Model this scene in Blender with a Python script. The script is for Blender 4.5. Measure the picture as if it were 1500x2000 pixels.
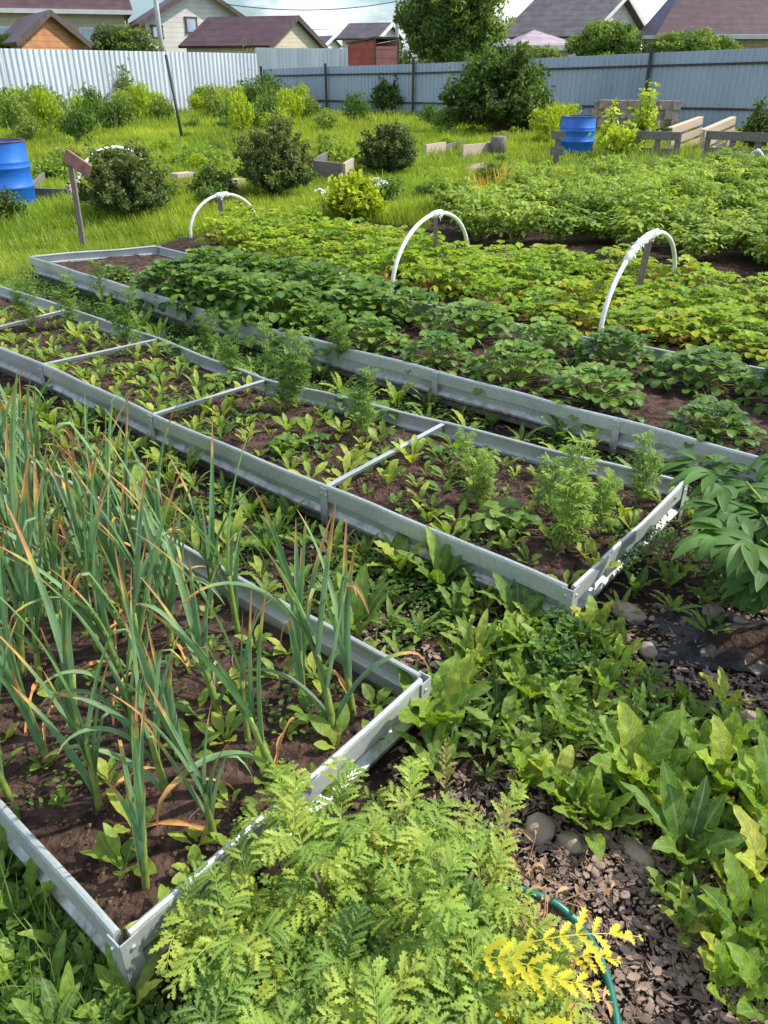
import bpy, math, random
import numpy as np
R = math.radians
random.seed(7); rng = np.random.default_rng(11)
for o in list(bpy.data.objects): bpy.data.objects.remove(o)
scene = bpy.context.scene
col = scene.collection
# ------------------------------------------------------------------ camera
F, YH, H = 1550.0, 125.0, 1.6
PITCH = math.atan((1000 - YH) / F)
cd = bpy.data.cameras.new('camera'); cam = bpy.data.objects.new('camera', cd); col.objects.link(cam)
cam.location = (0, 0, H); cam.rotation_euler = (math.pi/2 - PITCH, 0, 0)
cd.sensor_fit = 'VERTICAL'; cd.sensor_height = 24; cd.lens = F/2000*24
cd.clip_start = 0.05; cd.clip_end = 2000
scene.camera = cam
# ------------------------------------------------------------------ sky and sun
SUN = np.array([0.97, 0.14]); SUN = SUN/np.linalg.norm(SUN); ELEV = R(47)
w = bpy.data.worlds.new("World"); scene.world = w; w.use_nodes = True
nt = w.node_tree; nt.nodes.clear()
def N(t, ty, **kw):
    n = t.nodes.new(ty)
    for k, v in kw.items(): setattr(n, k, v)
    return n
sky = N(nt, 'ShaderNodeTexSky', sky_type='NISHITA'); sky.sun_disc = False
sky.sun_elevation = ELEV; sky.sun_rotation = math.atan2(SUN[0], SUN[1]); sky.air_density = 1.2; sky.dust_density = 1.5
tc = N(nt, 'ShaderNodeTexCoord'); mp = N(nt, 'ShaderNodeMapping'); mp.inputs['Scale'].default_value = (1.6, 1.6, 5.0)
mp.inputs['Location'].default_value = (0.35, 0.1, 0.2)
cn = N(nt, 'ShaderNodeTexNoise'); cn.inputs['Scale'].default_value = 1.7; cn.inputs['Detail'].default_value = 9; cn.inputs['Roughness'].default_value = 0.56
cr = N(nt, 'ShaderNodeValToRGB'); cr.color_ramp.elements[0].position = 0.47; cr.color_ramp.elements[1].position = 0.62
mx = N(nt, 'ShaderNodeMixRGB'); mx.inputs[2].default_value = (9.3, 9.6, 10.0, 1)
bg = N(nt, 'ShaderNodeBackground'); bg.inputs[1].default_value = 0.15
wo = N(nt, 'ShaderNodeOutputWorld')
L = nt.links.new
L(tc.outputs['Generated'], mp.inputs[0]); L(mp.outputs[0], cn.inputs['Vector']); L(cn.outputs['Fac'], cr.inputs[0])
L(cr.outputs[0], mx.inputs[0]); tint = N(nt, 'ShaderNodeMixRGB', blend_type='MULTIPLY'); tint.inputs[0].default_value = 1; tint.inputs[2].default_value = (.55, .74, 1.0, 1); L(sky.outputs[0], tint.inputs[1]); L(tint.outputs[0], mx.inputs[1]); L(mx.outputs[0], bg.inputs[0]); L(bg.outputs[0], wo.inputs[0])
sd = bpy.data.lights.new('sun', 'SUN'); sd.energy = 4.0; sd.angle = R(0.6); sd.color = (1, 0.94, 0.84)
so = bpy.data.objects.new('sun', sd); col.objects.link(so)
from mathutils import Vector
so.rotation_euler = Vector((SUN[0]*math.cos(ELEV), SUN[1]*math.cos(ELEV), math.sin(ELEV))).to_track_quat('Z', 'Y').to_euler()
so.location = (5, 0, 10)
scene.view_settings.view_transform = 'Standard'; scene.view_settings.look = 'None'; scene.view_settings.exposure = 0.5; scene.view_settings.gamma = 1
scene.cycles.max_bounces = 6; scene.cycles.transmission_bounces = 4; scene.cycles.transparent_max_bounces = 4
scene.cycles.diffuse_bounces = 3; scene.cycles.glossy_bounces = 2

def at(px, py, z=0.0):
    u = (px-750)/F; v = (1000-py)/F
    d = (u, math.cos(PITCH)+v*math.sin(PITCH), -math.sin(PITCH)+v*math.cos(PITCH))
    t = (z-H)/d[2]
    return np.array([d[0]*t, d[1]*t])
def aty(px, py, Y):
    u = (px-750)/F; v = (1000-py)/F
    d = (u, math.cos(PITCH)+v*math.sin(PITCH), -math.sin(PITCH)+v*math.cos(PITCH))
    t = Y/d[1]
    return np.array([d[0]*t, Y, H+d[2]*t])
def inpoly(p, poly):
    x, y = p[0], p[1]; c = False; n = len(poly)
    for i in range(n):
        x1, y1 = poly[i][0], poly[i][1]; x2, y2 = poly[i-1][0], poly[i-1][1]
        if (y1 > y) != (y2 > y) and x < (x2-x1)*(y-y1)/(y2-y1)+x1: c = not c
    return c
def inpoly_np(P, poly):
    c = np.zeros(len(P), bool); n = len(poly); x, y = P[:, 0], P[:, 1]
    for i in range(n):
        x1, y1 = poly[i][0], poly[i][1]; x2, y2 = poly[i-1][0], poly[i-1][1]
        if y1 == y2: continue
        c ^= ((y1 > y) != (y2 > y)) & (x < (x2-x1)*(y-y1)/(y2-y1)+x1)
    return c
def wpoly(pts, z=0): return [at(x, y, z) for x, y in pts]

# ------------------------------------------------------------------ materials
def mat_base(name):
    m = bpy.data.materials.new(name); m.use_nodes = True; t = m.node_tree; t.nodes.clear()
    return m, t
def ramp(t, cols, pos=None):
    r = N(t, 'ShaderNodeValToRGB'); e = r.color_ramp.elements
    n = len(cols); pos = pos or [i/(n-1) for i in range(n)]
    while len(e) < n: e.new(0.5)
    for i, c in enumerate(cols): e[i].position = pos[i]; e[i].color = (*c, 1)
    return r
def leafmat(name, cols, trans=0.4, rough=0.5, tip=None, vein=None, nscale=30, tcol=(1.4, 1.4, .5), bumpy=0, warm=True, striate=False, side=0):
    m, t = mat_base(name); L = t.links.new
    if warm: cols = [(c[0]*1.25+.012, c[1]*1.02, c[2]*.9+.006) for c in cols]
    a = N(t, 'ShaderNodeAttribute', attribute_name='r'); oi = N(t, 'ShaderNodeObjectInfo')
    ad = N(t, 'ShaderNodeMath', operation='MULTIPLY_ADD'); ad.inputs[1].default_value = 0.45
    L(oi.outputs['Random'], ad.inputs[0]); 
    sc = N(t, 'ShaderNodeMath', operation='MULTIPLY'); sc.inputs[1].default_value = 0.55
    L(a.outputs['Fac'], sc.inputs[0]); L(sc.outputs[0], ad.inputs[2])
    rp = ramp(t, cols); L(ad.outputs[0], rp.inputs[0]); c = rp.outputs[0]
    tcn = N(t, 'ShaderNodeTexCoord'); nz = N(t, 'ShaderNodeTexNoise'); nz.inputs['Scale'].default_value = nscale; nz.inputs['Detail'].default_value = 3
    L(tcn.outputs['Object'], nz.inputs['Vector'])
    mr = N(t, 'ShaderNodeMapRange'); mr.inputs[1].default_value = .3; mr.inputs[2].default_value = .7; mr.inputs[3].default_value = .72; mr.inputs[4].default_value = 1.28
    L(nz.outputs['Fac'], mr.inputs[0])
    mm = N(t, 'ShaderNodeMixRGB', blend_type='MULTIPLY'); mm.inputs[0].default_value = 1; L(c, mm.inputs[1]); L(mr.outputs[0], mm.inputs[2]); c = mm.outputs[0]
    if striate:
        s0 = N(t, 'ShaderNodeAttribute', attribute_name='s'); t0 = N(t, 'ShaderNodeAttribute', attribute_name='t'); cb = N(t, 'ShaderNodeCombineXYZ'); L(s0.outputs['Fac'], cb.inputs[0]); L(t0.outputs['Fac'], cb.inputs[1]); L(a.outputs['Fac'], cb.inputs[2])
        mp_ = N(t, 'ShaderNodeMapping'); mp_.inputs['Scale'].default_value = (9, 2.5, 40); L(cb.outputs[0], mp_.inputs[0]); n3 = N(t, 'ShaderNodeTexNoise'); n3.inputs['Scale'].default_value = 1; n3.inputs['Detail'].default_value = 4; L(mp_.outputs[0], n3.inputs['Vector'])
        m3 = N(t, 'ShaderNodeMapRange'); m3.inputs[1].default_value = .3; m3.inputs[2].default_value = .7; m3.inputs[3].default_value = .6; m3.inputs[4].default_value = 1.4; L(n3.outputs['Fac'], m3.inputs[0])
        mm2 = N(t, 'ShaderNodeMixRGB', blend_type='MULTIPLY'); mm2.inputs[0].default_value = 1; L(c, mm2.inputs[1]); L(m3.outputs[0], mm2.inputs[2]); c = mm2.outputs[0]
    if side:
        s1 = N(t, 'ShaderNodeAttribute', attribute_name='s'); t1 = N(t, 'ShaderNodeAttribute', attribute_name='t'); b1 = N(t, 'ShaderNodeMath', operation='ABSOLUTE'); L(s1.outputs['Fac'], b1.inputs[0])
        q1 = N(t, 'ShaderNodeMath', operation='MULTIPLY_ADD'); L(b1.outputs[0], q1.inputs[0]); q1.inputs[1].default_value = -1.6
        q2 = N(t, 'ShaderNodeMath', operation='MULTIPLY'); L(t1.outputs['Fac'], q2.inputs[0]); q2.inputs[1].default_value = side; L(q2.outputs[0], q1.inputs[2])
        q3 = N(t, 'ShaderNodeMath', operation='FRACT'); L(q1.outputs[0], q3.inputs[0]); vr1 = ramp(t, [(1.45, 1.4, 1.3), (.88, .88, .88), (1.06, 1.06, 1.06), (.86, .86, .86), (1.45, 1.4, 1.3)], [0, .14, .5, .86, 1]); L(q3.outputs[0], vr1.inputs[0])
        m1 = N(t, 'ShaderNodeMixRGB', blend_type='MULTIPLY'); m1.inputs[0].default_value = 1; L(c, m1.inputs[1]); L(vr1.outputs[0], m1.inputs[2]); c = m1.outputs[0]
    if vein:
        s = N(t, 'ShaderNodeAttribute', attribute_name='s'); ab = N(t, 'ShaderNodeMath', operation='ABSOLUTE'); L(s.outputs['Fac'], ab.inputs[0])
        vr = ramp(t, [(1, 1, 1), (0, 0, 0)], [0.0, 0.16]); L(ab.outputs[0], vr.inputs[0])
        v = N(t, 'ShaderNodeMixRGB'); L(vr.outputs[0], v.inputs[0]); L(c, v.inputs[1]); v.inputs[2].default_value = (*vein, 1); c = v.outputs[0]
    if tip:
        tt = N(t, 'ShaderNodeAttribute', attribute_name='t'); 
        # where each leaf starts to wither depends on the leaf
        sub = N(t, 'ShaderNodeMath', operation='MULTIPLY_ADD'); L(a.outputs['Fac'], sub.inputs[0]); sub.inputs[1].default_value = -0.45; L(tt.outputs['Fac'], sub.inputs[2])
        nn = N(t, 'ShaderNodeMath', operation='MULTIPLY_ADD'); L(nz.outputs['Fac'], nn.inputs[0]); nn.inputs[1].default_value = 0.12; L(sub.outputs[0], nn.inputs[2])
        tr = ramp(t, [(0, 0, 0), (.35, .35, .35), (1, 1, 1)], [tip[0], tip[0]+.10, tip[0]+.16]); L(nn.outputs[0], tr.inputs[0])
        tc2 = ramp(t, tip[1], [0.0, .5, 1]); L(tr.outputs[0], tc2.inputs[0])
        v = N(t, 'ShaderNodeMixRGB'); 
        g = N(t, 'ShaderNodeMath', operation='MINIMUM'); g.inputs[1].default_value = 1
        g2 = N(t, 'ShaderNodeMath', operation='MULTIPLY'); g2.inputs[1].default_value = 2.4; L(tr.outputs[0], g2.inputs[0]); L(g2.outputs[0], g.inputs[0])
        L(g.outputs[0], v.inputs[0]); L(c, v.inputs[1]); L(tc2.outputs[0], v.inputs[2]); c = v.outputs[0]
    p = N(t, 'ShaderNodeBsdfPrincipled'); p.inputs['Roughness'].default_value = rough; p.inputs['Specular IOR Level'].default_value = 0.25
    L(c, p.inputs['Base Color'])
    if bumpy:
        b = N(t, 'ShaderNodeBump'); b.inputs['Strength'].default_value = bumpy; b.inputs['Distance'].default_value = .01
        L(nz.outputs['Fac'], b.inputs['Height']); L(b.outputs[0], p.inputs['Normal'])
    tl = N(t, 'ShaderNodeBsdfTranslucent'); tm = N(t, 'ShaderNodeMixRGB', blend_type='MULTIPLY'); tm.inputs[0].default_value = 1
    L(c, tm.inputs[1]); tm.inputs[2].default_value = (*tcol, 1); L(tm.outputs[0], tl.inputs['Color'])
    ms = N(t, 'ShaderNodeMixShader'); ms.inputs[0].default_value = trans
    L(p.outputs[0], ms.inputs[1]); L(tl.outputs[0], ms.inputs[2])
    o = N(t, 'ShaderNodeOutputMaterial'); L(ms.outputs[0], o.inputs[0])
    return m
def mat(name, c1, c2=None, scale=8, rough=0.7, metal=0.0, bump=0.0, bscale=None, wave=None, stretch=(1, 1, 1), spec=.4, det=5, cut=(.35, .65)):
    m, t = mat_base(name); L = t.links.new
    p = N(t, 'ShaderNodeBsdfPrincipled'); p.inputs['Roughness'].default_value = rough; p.inputs['Metallic'].default_value = metal
    p.inputs['Specular IOR Level'].default_value = spec
    tcn = N(t, 'ShaderNodeTexCoord'); mpn = N(t, 'ShaderNodeMapping'); mpn.inputs['Scale'].default_value = stretch
    L(tcn.outputs['Object'], mpn.inputs[0])
    nz = N(t, 'ShaderNodeTexNoise'); nz.inputs['Scale'].default_value = scale; nz.inputs['Detail'].default_value = det; L(mpn.outputs[0], nz.inputs['Vector'])
    rp = ramp(t, [c1, c2 or c1], list(cut)); L(nz.outputs['Fac'], rp.inputs[0]); c = rp.outputs[0]
    h = nz.outputs['Fac']
    if bump:
        nb = N(t, 'ShaderNodeTexNoise'); nb.inputs['Scale'].default_value = bscale or scale*4; nb.inputs['Detail'].default_value = 6; L(mpn.outputs[0], nb.inputs['Vector']); h = nb.outputs['Fac']
    if wave:   # planks / tiles : (axis, period in metres, darkness of the joint)
        sx = N(t, 'ShaderNodeSeparateXYZ'); L(tcn.outputs['Object'], sx.inputs[0])
        fr = N(t, 'ShaderNodeMath', operation='FRACT'); dv = N(t, 'ShaderNodeMath', operation='DIVIDE'); dv.inputs[1].default_value = wave[1]
        L(sx.outputs[wave[0]], dv.inputs[0]); L(dv.outputs[0], fr.inputs[0])
        wr = ramp(t, [(wave[2],)*3, (1, 1, 1), (1, 1, 1), (.9, .9, .9)], [0, .12, .8, 1]); L(fr.outputs[0], wr.inputs[0])
        mm = N(t, 'ShaderNodeMixRGB', blend_type='MULTIPLY'); mm.inputs[0].default_value = 1; L(c, mm.inputs[1]); L(wr.outputs[0], mm.inputs[2]); c = mm.outputs[0]
    L(c, p.inputs['Base Color'])
    if bump:
        b = N(t, 'ShaderNodeBump'); b.inputs['Strength'].default_value = bump; b.inputs['Distance'].default_value = .02; L(h, b.inputs['Height']); L(b.outputs[0], p.inputs['Normal'])
    o = N(t, 'ShaderNodeOutputMaterial'); L(p.outputs[0], o.inputs[0])
    return m
M = {}
M['garlic'] = leafmat('garlic_leaf', [(.12, .21, .11), (.18, .29, .14), (.27, .40, .17)], .25, .5, warm=False, striate=True, tip=(.62, [(.40, .42, .10), (.60, .38, .11), (.46, .23, .10)]), vein=(.22, .36, .16), nscale=14, tcol=(1.1, 1.4, .6))
M['garlic_dry'] = leafmat('garlic_dry_leaf', [(.50, .30, .10), (.62, .42, .17)], .35, .6, nscale=30, tcol=(1.1, 1, .7))
M['garlic_stem'] = leafmat('garlic_stem', [(.16, .30, .06), (.24, .36, .09)], .15, .45, nscale=20)
M['beet'] = leafmat('beet_leaf', [(.055, .15, .025), (.12, .26, .035), (.22, .40, .05), (.42, .50, .09)], .42, .42, vein=(.26, .34, .13), nscale=40, bumpy=.5, side=9)
M['dande'] = leafmat('dandelion_leaf', [(.045, .12, .025), (.09, .21, .035), (.18, .34, .05), (.36, .46, .09)], .42, .5, vein=(.24, .34, .15), nscale=40, bumpy=.35, side=8)
M['straw'] = leafmat('strawberry_leaf', [(.035, .11, .025), (.075, .19, .03), (.17, .33, .045)], .30, .45, vein=(.12, .25, .06), nscale=35, bumpy=.4, side=6)
M['ystraw'] = leafmat('yellow_strawberry_leaf', [(.06, .17, .02), (.12, .28, .022), (.26, .46, .03), (.12, .28, .02), (.34, .50, .035), (.36, .30, .05)], .45, .5, vein=(.34, .38, .06), nscale=30)
M['red_leaf'] = leafmat('red_leaf', [(.24, .10, .05), (.32, .22, .06)], .3, .5)
M['marigold'] = leafmat('marigold_leaf', [(.08, .19, .035), (.14, .29, .045), (.24, .40, .07)], .35, .5, nscale=25)
M['tansy'] = leafmat('tansy_leaf', [(.05, .14, .028), (.11, .25, .04), (.22, .38, .06), (.36, .47, .08)], .36, .5, vein=(.40, .52, .16), nscale=22)
M['tansy_y'] = leafmat('tansy_yellow_leaf', [(.48, .46, .03), (.68, .58, .04), (.78, .68, .08)], .36, .5, nscale=20, warm=False, tcol=(1.2, 1.1, .5))
M['peony'] = leafmat('peony_leaf', [(.035, .11, .035), (.055, .16, .04), (.10, .24, .04)], .28, .52, vein=(.12, .24, .08), nscale=10)
M['potato'] = leafmat('potato_leaf', [(.11, .23, .04), (.19, .35, .05), (.33, .50, .08)], .38, .5, nscale=12)
M['shrub'] = leafmat('shrub_leaf', [(.04, .085, .028), (.07, .145, .04), (.16, .25, .07)], .28, .5, nscale=4)
M['shrub_tip'] = leafmat('shrub_tip_leaf', [(.12, .17, .05), (.25, .28, .10)], .35, .5, nscale=4)
M['shrub_mid'] = leafmat('shrub_mid_leaf', [(.04, .11, .02), (.08, .19, .03), (.16, .29, .045)], .35, .5, nscale=4)
M['tree'] = leafmat('tree_leaf', [(.03, .075, .022), (.06, .135, .03), (.13, .23, .045)], .32, .5, nscale=1)
M['willow'] = leafmat('willow_leaf', [(.09, .19, .04), (.17, .30, .06), (.25, .38, .09)], .38, .5, nscale=1)
M['yellow_tree'] = leafmat('golden_sapling_leaf', [(.30, .40, .03), (.50, .58, .06)], .45, .5, nscale=3, warm=False)
M['limey'] = leafmat('lime_leaf', [(.20, .36, .02), (.32, .46, .03)], .42, .5, nscale=6)
M['grass'] = leafmat('grass_blade', [(.045, .13, .025), (.13, .27, .03), (.27, .41, .04), (.46, .47, .14)], .42, .5, nscale=.6)
M['grass_near'] = leafmat('near_grass_blade', [(.08, .19, .03), (.15, .29, .05)], .35, .45, nscale=6)
M['dry'] = leafmat('dry_stalk', [(.22, .15, .09), (.46, .35, .18), (.55, .44, .24)], .3, .6, nscale=6, tcol=(1, 1, .8))
M['onion_y'] = leafmat('yellow_onion_leaf', [(.55, .45, .08), (.62, .40, .09)], .4, .5, nscale=6, tcol=(1.1, 1, .6))
M['cover'] = leafmat('chickweed', [(.035, .10, .02), (.06, .17, .025), (.11, .24, .03)], .3, .5, nscale=20)
M['twig'] = mat('twig_bark', (.10, .065, .04), (.16, .11, .07), 20, .8)
M['bark'] = mat('bark', (.09, .07, .05), (.16, .13, .10), 6, .85, bump=.5)
M['petal'] = mat('white_flower', (.72, .72, .66), (.8, .8, .75), 20, .6)
M['soil'] = mat('soil', (.028, .017, .013), (.11, .066, .05), 22, .95, bump=1.0, bscale=60, spec=.15)
M['crumb'] = leafmat('soil_crumb', [(.02, .013, .010), (.07, .042, .03), (.13, .085, .06), (.30, .22, .16)], 0, .95, warm=False, nscale=40)
M['chip'] = leafmat('bark_chip', [(.04, .026, .02), (.11, .07, .055), (.30, .22, .17), (.075, .045, .035), (.20, .15, .12)], 0, .85, warm=False, nscale=30)
M['steel'] = None
M['wood_grey'] = mat('weathered_wood', (.13, .11, .10), (.22, .19, .165), 6, .85, bump=.4, stretch=(1, 8, 8))
M['wood_new'] = mat('fresh_wood', (.52, .38, .22), (.62, .48, .30), 5, .7, bump=.2, stretch=(1, 8, 8))
M['wood_pale'] = mat('pale_wood', (.42, .32, .24), (.52, .42, .33), 5, .75, bump=.2, stretch=(1, 8, 8))
M['wood_stake'] = mat('stake_wood', (.16, .125, .10), (.25, .205, .17), 12, .8, bump=.4, stretch=(6, 6, 1))
M['plank_red'] = mat('faded_red_paint', (.22, .09, .07), (.34, .17, .14), 14, .75)
M['pvc'] = mat('white_pvc', (.66, .66, .60), (.78, .78, .72), 12, .45)
M['hose'] = mat('green_hose_rubber', (.01, .12, .085), (.015, .17, .12), 40, .35, spec=.6)
M['hose_red'] = mat('orange_joint', (.5, .10, .03), (.55, .13, .04), 20, .45)
M['blue'] = mat('blue_plastic', (.008, .095, .42), (.015, .15, .55), 3, .42, spec=.5, stretch=(1, 1, .35))
M['rust'] = mat('rusty_rim', (.10, .04, .03), (.16, .08, .06), 12, .8)
M['water'] = mat('dark_water', (.01, .02, .02), None, 3, .1)
M['stone'] = mat('stone', (.24, .18, .14), (.40, .32, .26), 9, .8, bump=.3, bscale=30)
M['plastic'] = mat('black_film', (.018, .017, .018), (.04, .035, .032), 6, .42, bump=.6, bscale=14)
M['block'] = mat('concrete_block', (.24, .20, .165), (.34, .29, .24), 5, .9, bump=.3, wave=(2, .24, .55))
M['fence_w'] = mat('light_zinc_sheet', (.55, .58, .60), (.66, .69, .71), 1.0, .45, metal=.1, stretch=(1, 1, .4))
M['fence_b'] = mat('blue_grey_sheet', (.27, .33, .41), (.35, .41, .48), 1.2, .45, metal=.15, stretch=(1, 1, .3))
M['rail'] = mat('dark_brown_steel', (.035, .025, .025), (.06, .045, .04), 5, .6)
M['pole'] = mat('concrete_pole', (.42, .42, .40), (.52, .52, .50), 3, .8)
M['roof_m'] = mat('maroon_tiles', (.062, .032, .034), (.10, .052, .05), 2, .5, wave=(2, .28, .45))
M['roof_g'] = mat('grey_brown_tiles', (.08, .068, .07), (.125, .108, .11), 2, .5, wave=(2, .30, .5))
M['roof_l'] = mat('faded_tiles', (.30, .22, .22), (.42, .34, .34), 2, .5, wave=(2, .25, .6))
M['siding_w'] = mat('white_siding', (.56, .52, .46), (.64, .60, .54), 1.5, .7, wave=(2, .24, .62))
M['siding_c'] = mat('cream_planks', (.52, .43, .31), (.60, .50, .37), 1.5, .7, wave=(2, .18, .6))
M['siding_b'] = mat('beige_siding', (.50, .40, .29), (.56, .46, .34), 1.5, .7, wave=(2, .26, .62))
M['log'] = mat('orange_logs', (.40, .17, .07), (.52, .25, .11), 2.5, .7, wave=(2, .22, .4))
M['redlog'] = mat('red_boards', (.28, .055, .035), (.36, .09, .055), 2.5, .7, wave=(2, .30, .5))
M['redlog_lit'] = mat('sunlit_red_boards', (.46, .16, .12), (.56, .25, .20), 2.5, .7, wave=(2, .30, .5))  # same red boards, sunlight on the shed's right-hand face put into the colour
M['trim'] = mat('white_trim', (.62, .60, .56), (.7, .68, .64), 4, .6)
M['trim_d'] = mat('dark_trim', (.07, .045, .04), (.10, .07, .06), 4, .6)
M['glass'] = mat('window_glass', (.22, .30, .38), (.34, .42, .50), 1, .12, spec=.8)
M['brick'] = mat('pale_brick', (.36, .23, .16), (.48, .34, .25), 6, .85, wave=(2, .09, .6))
M['wire'] = mat('black_wire', (.03, .03, .03), None, 3, .6)
# galvanised steel of the beds: spangle, water stains, soil splashed along the foot
def steelmat(name, c1, c2, dirt):
    m, t = mat_base(name); L = t.links.new
    p = N(t, 'ShaderNodeBsdfPrincipled'); p.inputs['Metallic'].default_value = .45; 
    g = N(t, 'ShaderNodeNewGeometry')
    mpn = N(t, 'ShaderNodeMapping'); mpn.inputs['Scale'].default_value = (1, 1, .5); L(g.outputs['Position'], mpn.inputs[0])
    a = N(t, 'ShaderNodeTexNoise'); a.inputs['Scale'].default_value = 5; a.inputs['Detail'].default_value = 6; L(mpn.outputs[0], a.inputs['Vector'])
    v = N(t, 'ShaderNodeTexVoronoi'); v.inputs['Scale'].default_value = 95; L(g.outputs['Position'], v.inputs['Vector'])
    rp = ramp(t, [c1, c2], [.3, .7]); L(a.outputs['Fac'], rp.inputs[0])
    bw = N(t, 'ShaderNodeRGBToBW'); L(v.outputs['Color'], bw.inputs[0])
    mr = N(t, 'ShaderNodeMapRange'); mr.inputs[3].default_value = .88; mr.inputs[4].default_value = 1.1; L(bw.outputs[0], mr.inputs[0])
    mm = N(t, 'ShaderNodeMixRGB', blend_type='MULTIPLY'); mm.inputs[0].default_value = 1; L(rp.outputs[0], mm.inputs[1]); L(mr.outputs[0], mm.inputs[2])
    sx = N(t, 'ShaderNodeSeparateXYZ'); L(g.outputs['Position'], sx.inputs[0])
    n2 = N(t, 'ShaderNodeTexNoise'); n2.inputs['Scale'].default_value = 28; n2.inputs['Detail'].default_value = 6; L(g.outputs['Position'], n2.inputs['Vector'])
    ma = N(t, 'ShaderNodeMath', operation='MULTIPLY_ADD'); L(n2.outputs['Fac'], ma.inputs[0]); ma.inputs[1].default_value = -.16; L(sx.outputs[2], ma.inputs[2])
    dr = ramp(t, [(.75, .75, .75), (.0, .0, .0)], [.0, .06]); ms = N(t, 'ShaderNodeMath', operation='ADD'); ms.inputs[1].default_value = .06; L(ma.outputs[0], ms.inputs[0]); L(ms.outputs[0], dr.inputs[0])
    dm = N(t, 'ShaderNodeMixRGB'); L(dr.outputs[0], dm.inputs[0]); L(mm.outputs[0], dm.inputs[1]); dm.inputs[2].default_value = (*dirt, 1)
    L(dm.outputs[0], p.inputs['Base Color'])
    rr = N(t, 'ShaderNodeMapRange'); rr.inputs[3].default_value = .38; rr.inputs[4].default_value = .62; L(a.outputs['Fac'], rr.inputs[0]); L(rr.outputs[0], p.inputs['Roughness'])
    b = N(t, 'ShaderNodeBump'); b.inputs['Strength'].default_value = .25; b.inputs['Distance'].default_value = .02; L(a.outputs['Fac'], b.inputs['Height']); L(b.outputs[0], p.inputs['Normal'])
    o = N(t, 'ShaderNodeOutputMaterial'); L(p.outputs[0], o.inputs[0]); return m
M['steel'] = steelmat('galvanised_steel', (.43, .46, .44), (.57, .60, .56), (.13, .09, .065))
M['bolt'] = mat('zinc_bolt', (.7, .7, .68), None, 5, .3, metal=.8)
# ground: soil near the beds, green-brown turf beyond
def groundmat():
    m, t = mat_base('ground'); L = t.links.new
    g = N(t, 'ShaderNodeNewGeometry'); p = N(t, 'ShaderNodeBsdfPrincipled'); p.inputs['Roughness'].default_value = .95; p.inputs['Specular IOR Level'].default_value = .1
    a = N(t, 'ShaderNodeTexNoise'); a.inputs['Scale'].default_value = 16; a.inputs['Detail'].default_value = 10; a.inputs['Roughness'].default_value = .7; L(g.outputs['Position'], a.inputs['Vector'])
    so_ = ramp(t, [(.022, .015, .012), (.055, .036, .027), (.12, .085, .065)], [.3, .55, .75]); L(a.outputs['Fac'], so_.inputs[0])
    gr = ramp(t, [(.035, .075, .012), (.075, .14, .018), (.13, .20, .03)], [.3, .5, .7]); L(a.outputs['Fac'], gr.inputs[0])
    at_ = N(t, 'ShaderNodeAttribute', attribute_name='lawn')
    mm = N(t, 'ShaderNodeMixRGB'); L(at_.outputs['Fac'], mm.inputs[0]); L(so_.outputs[0], mm.inputs[1]); L(gr.outputs[0], mm.inputs[2])
    L(mm.outputs[0], p.inputs['Base Color'])
    b = N(t, 'ShaderNodeBump'); b.inputs['Strength'].default_value = .9; b.inputs['Distance'].default_value = .03; L(a.outputs['Fac'], b.inputs['Height']); L(b.outputs[0], p.inputs['Normal'])
    o = N(t, 'ShaderNodeOutputMaterial'); L(p.outputs[0], o.inputs[0]); return m
M['ground'] = groundmat()

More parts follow.
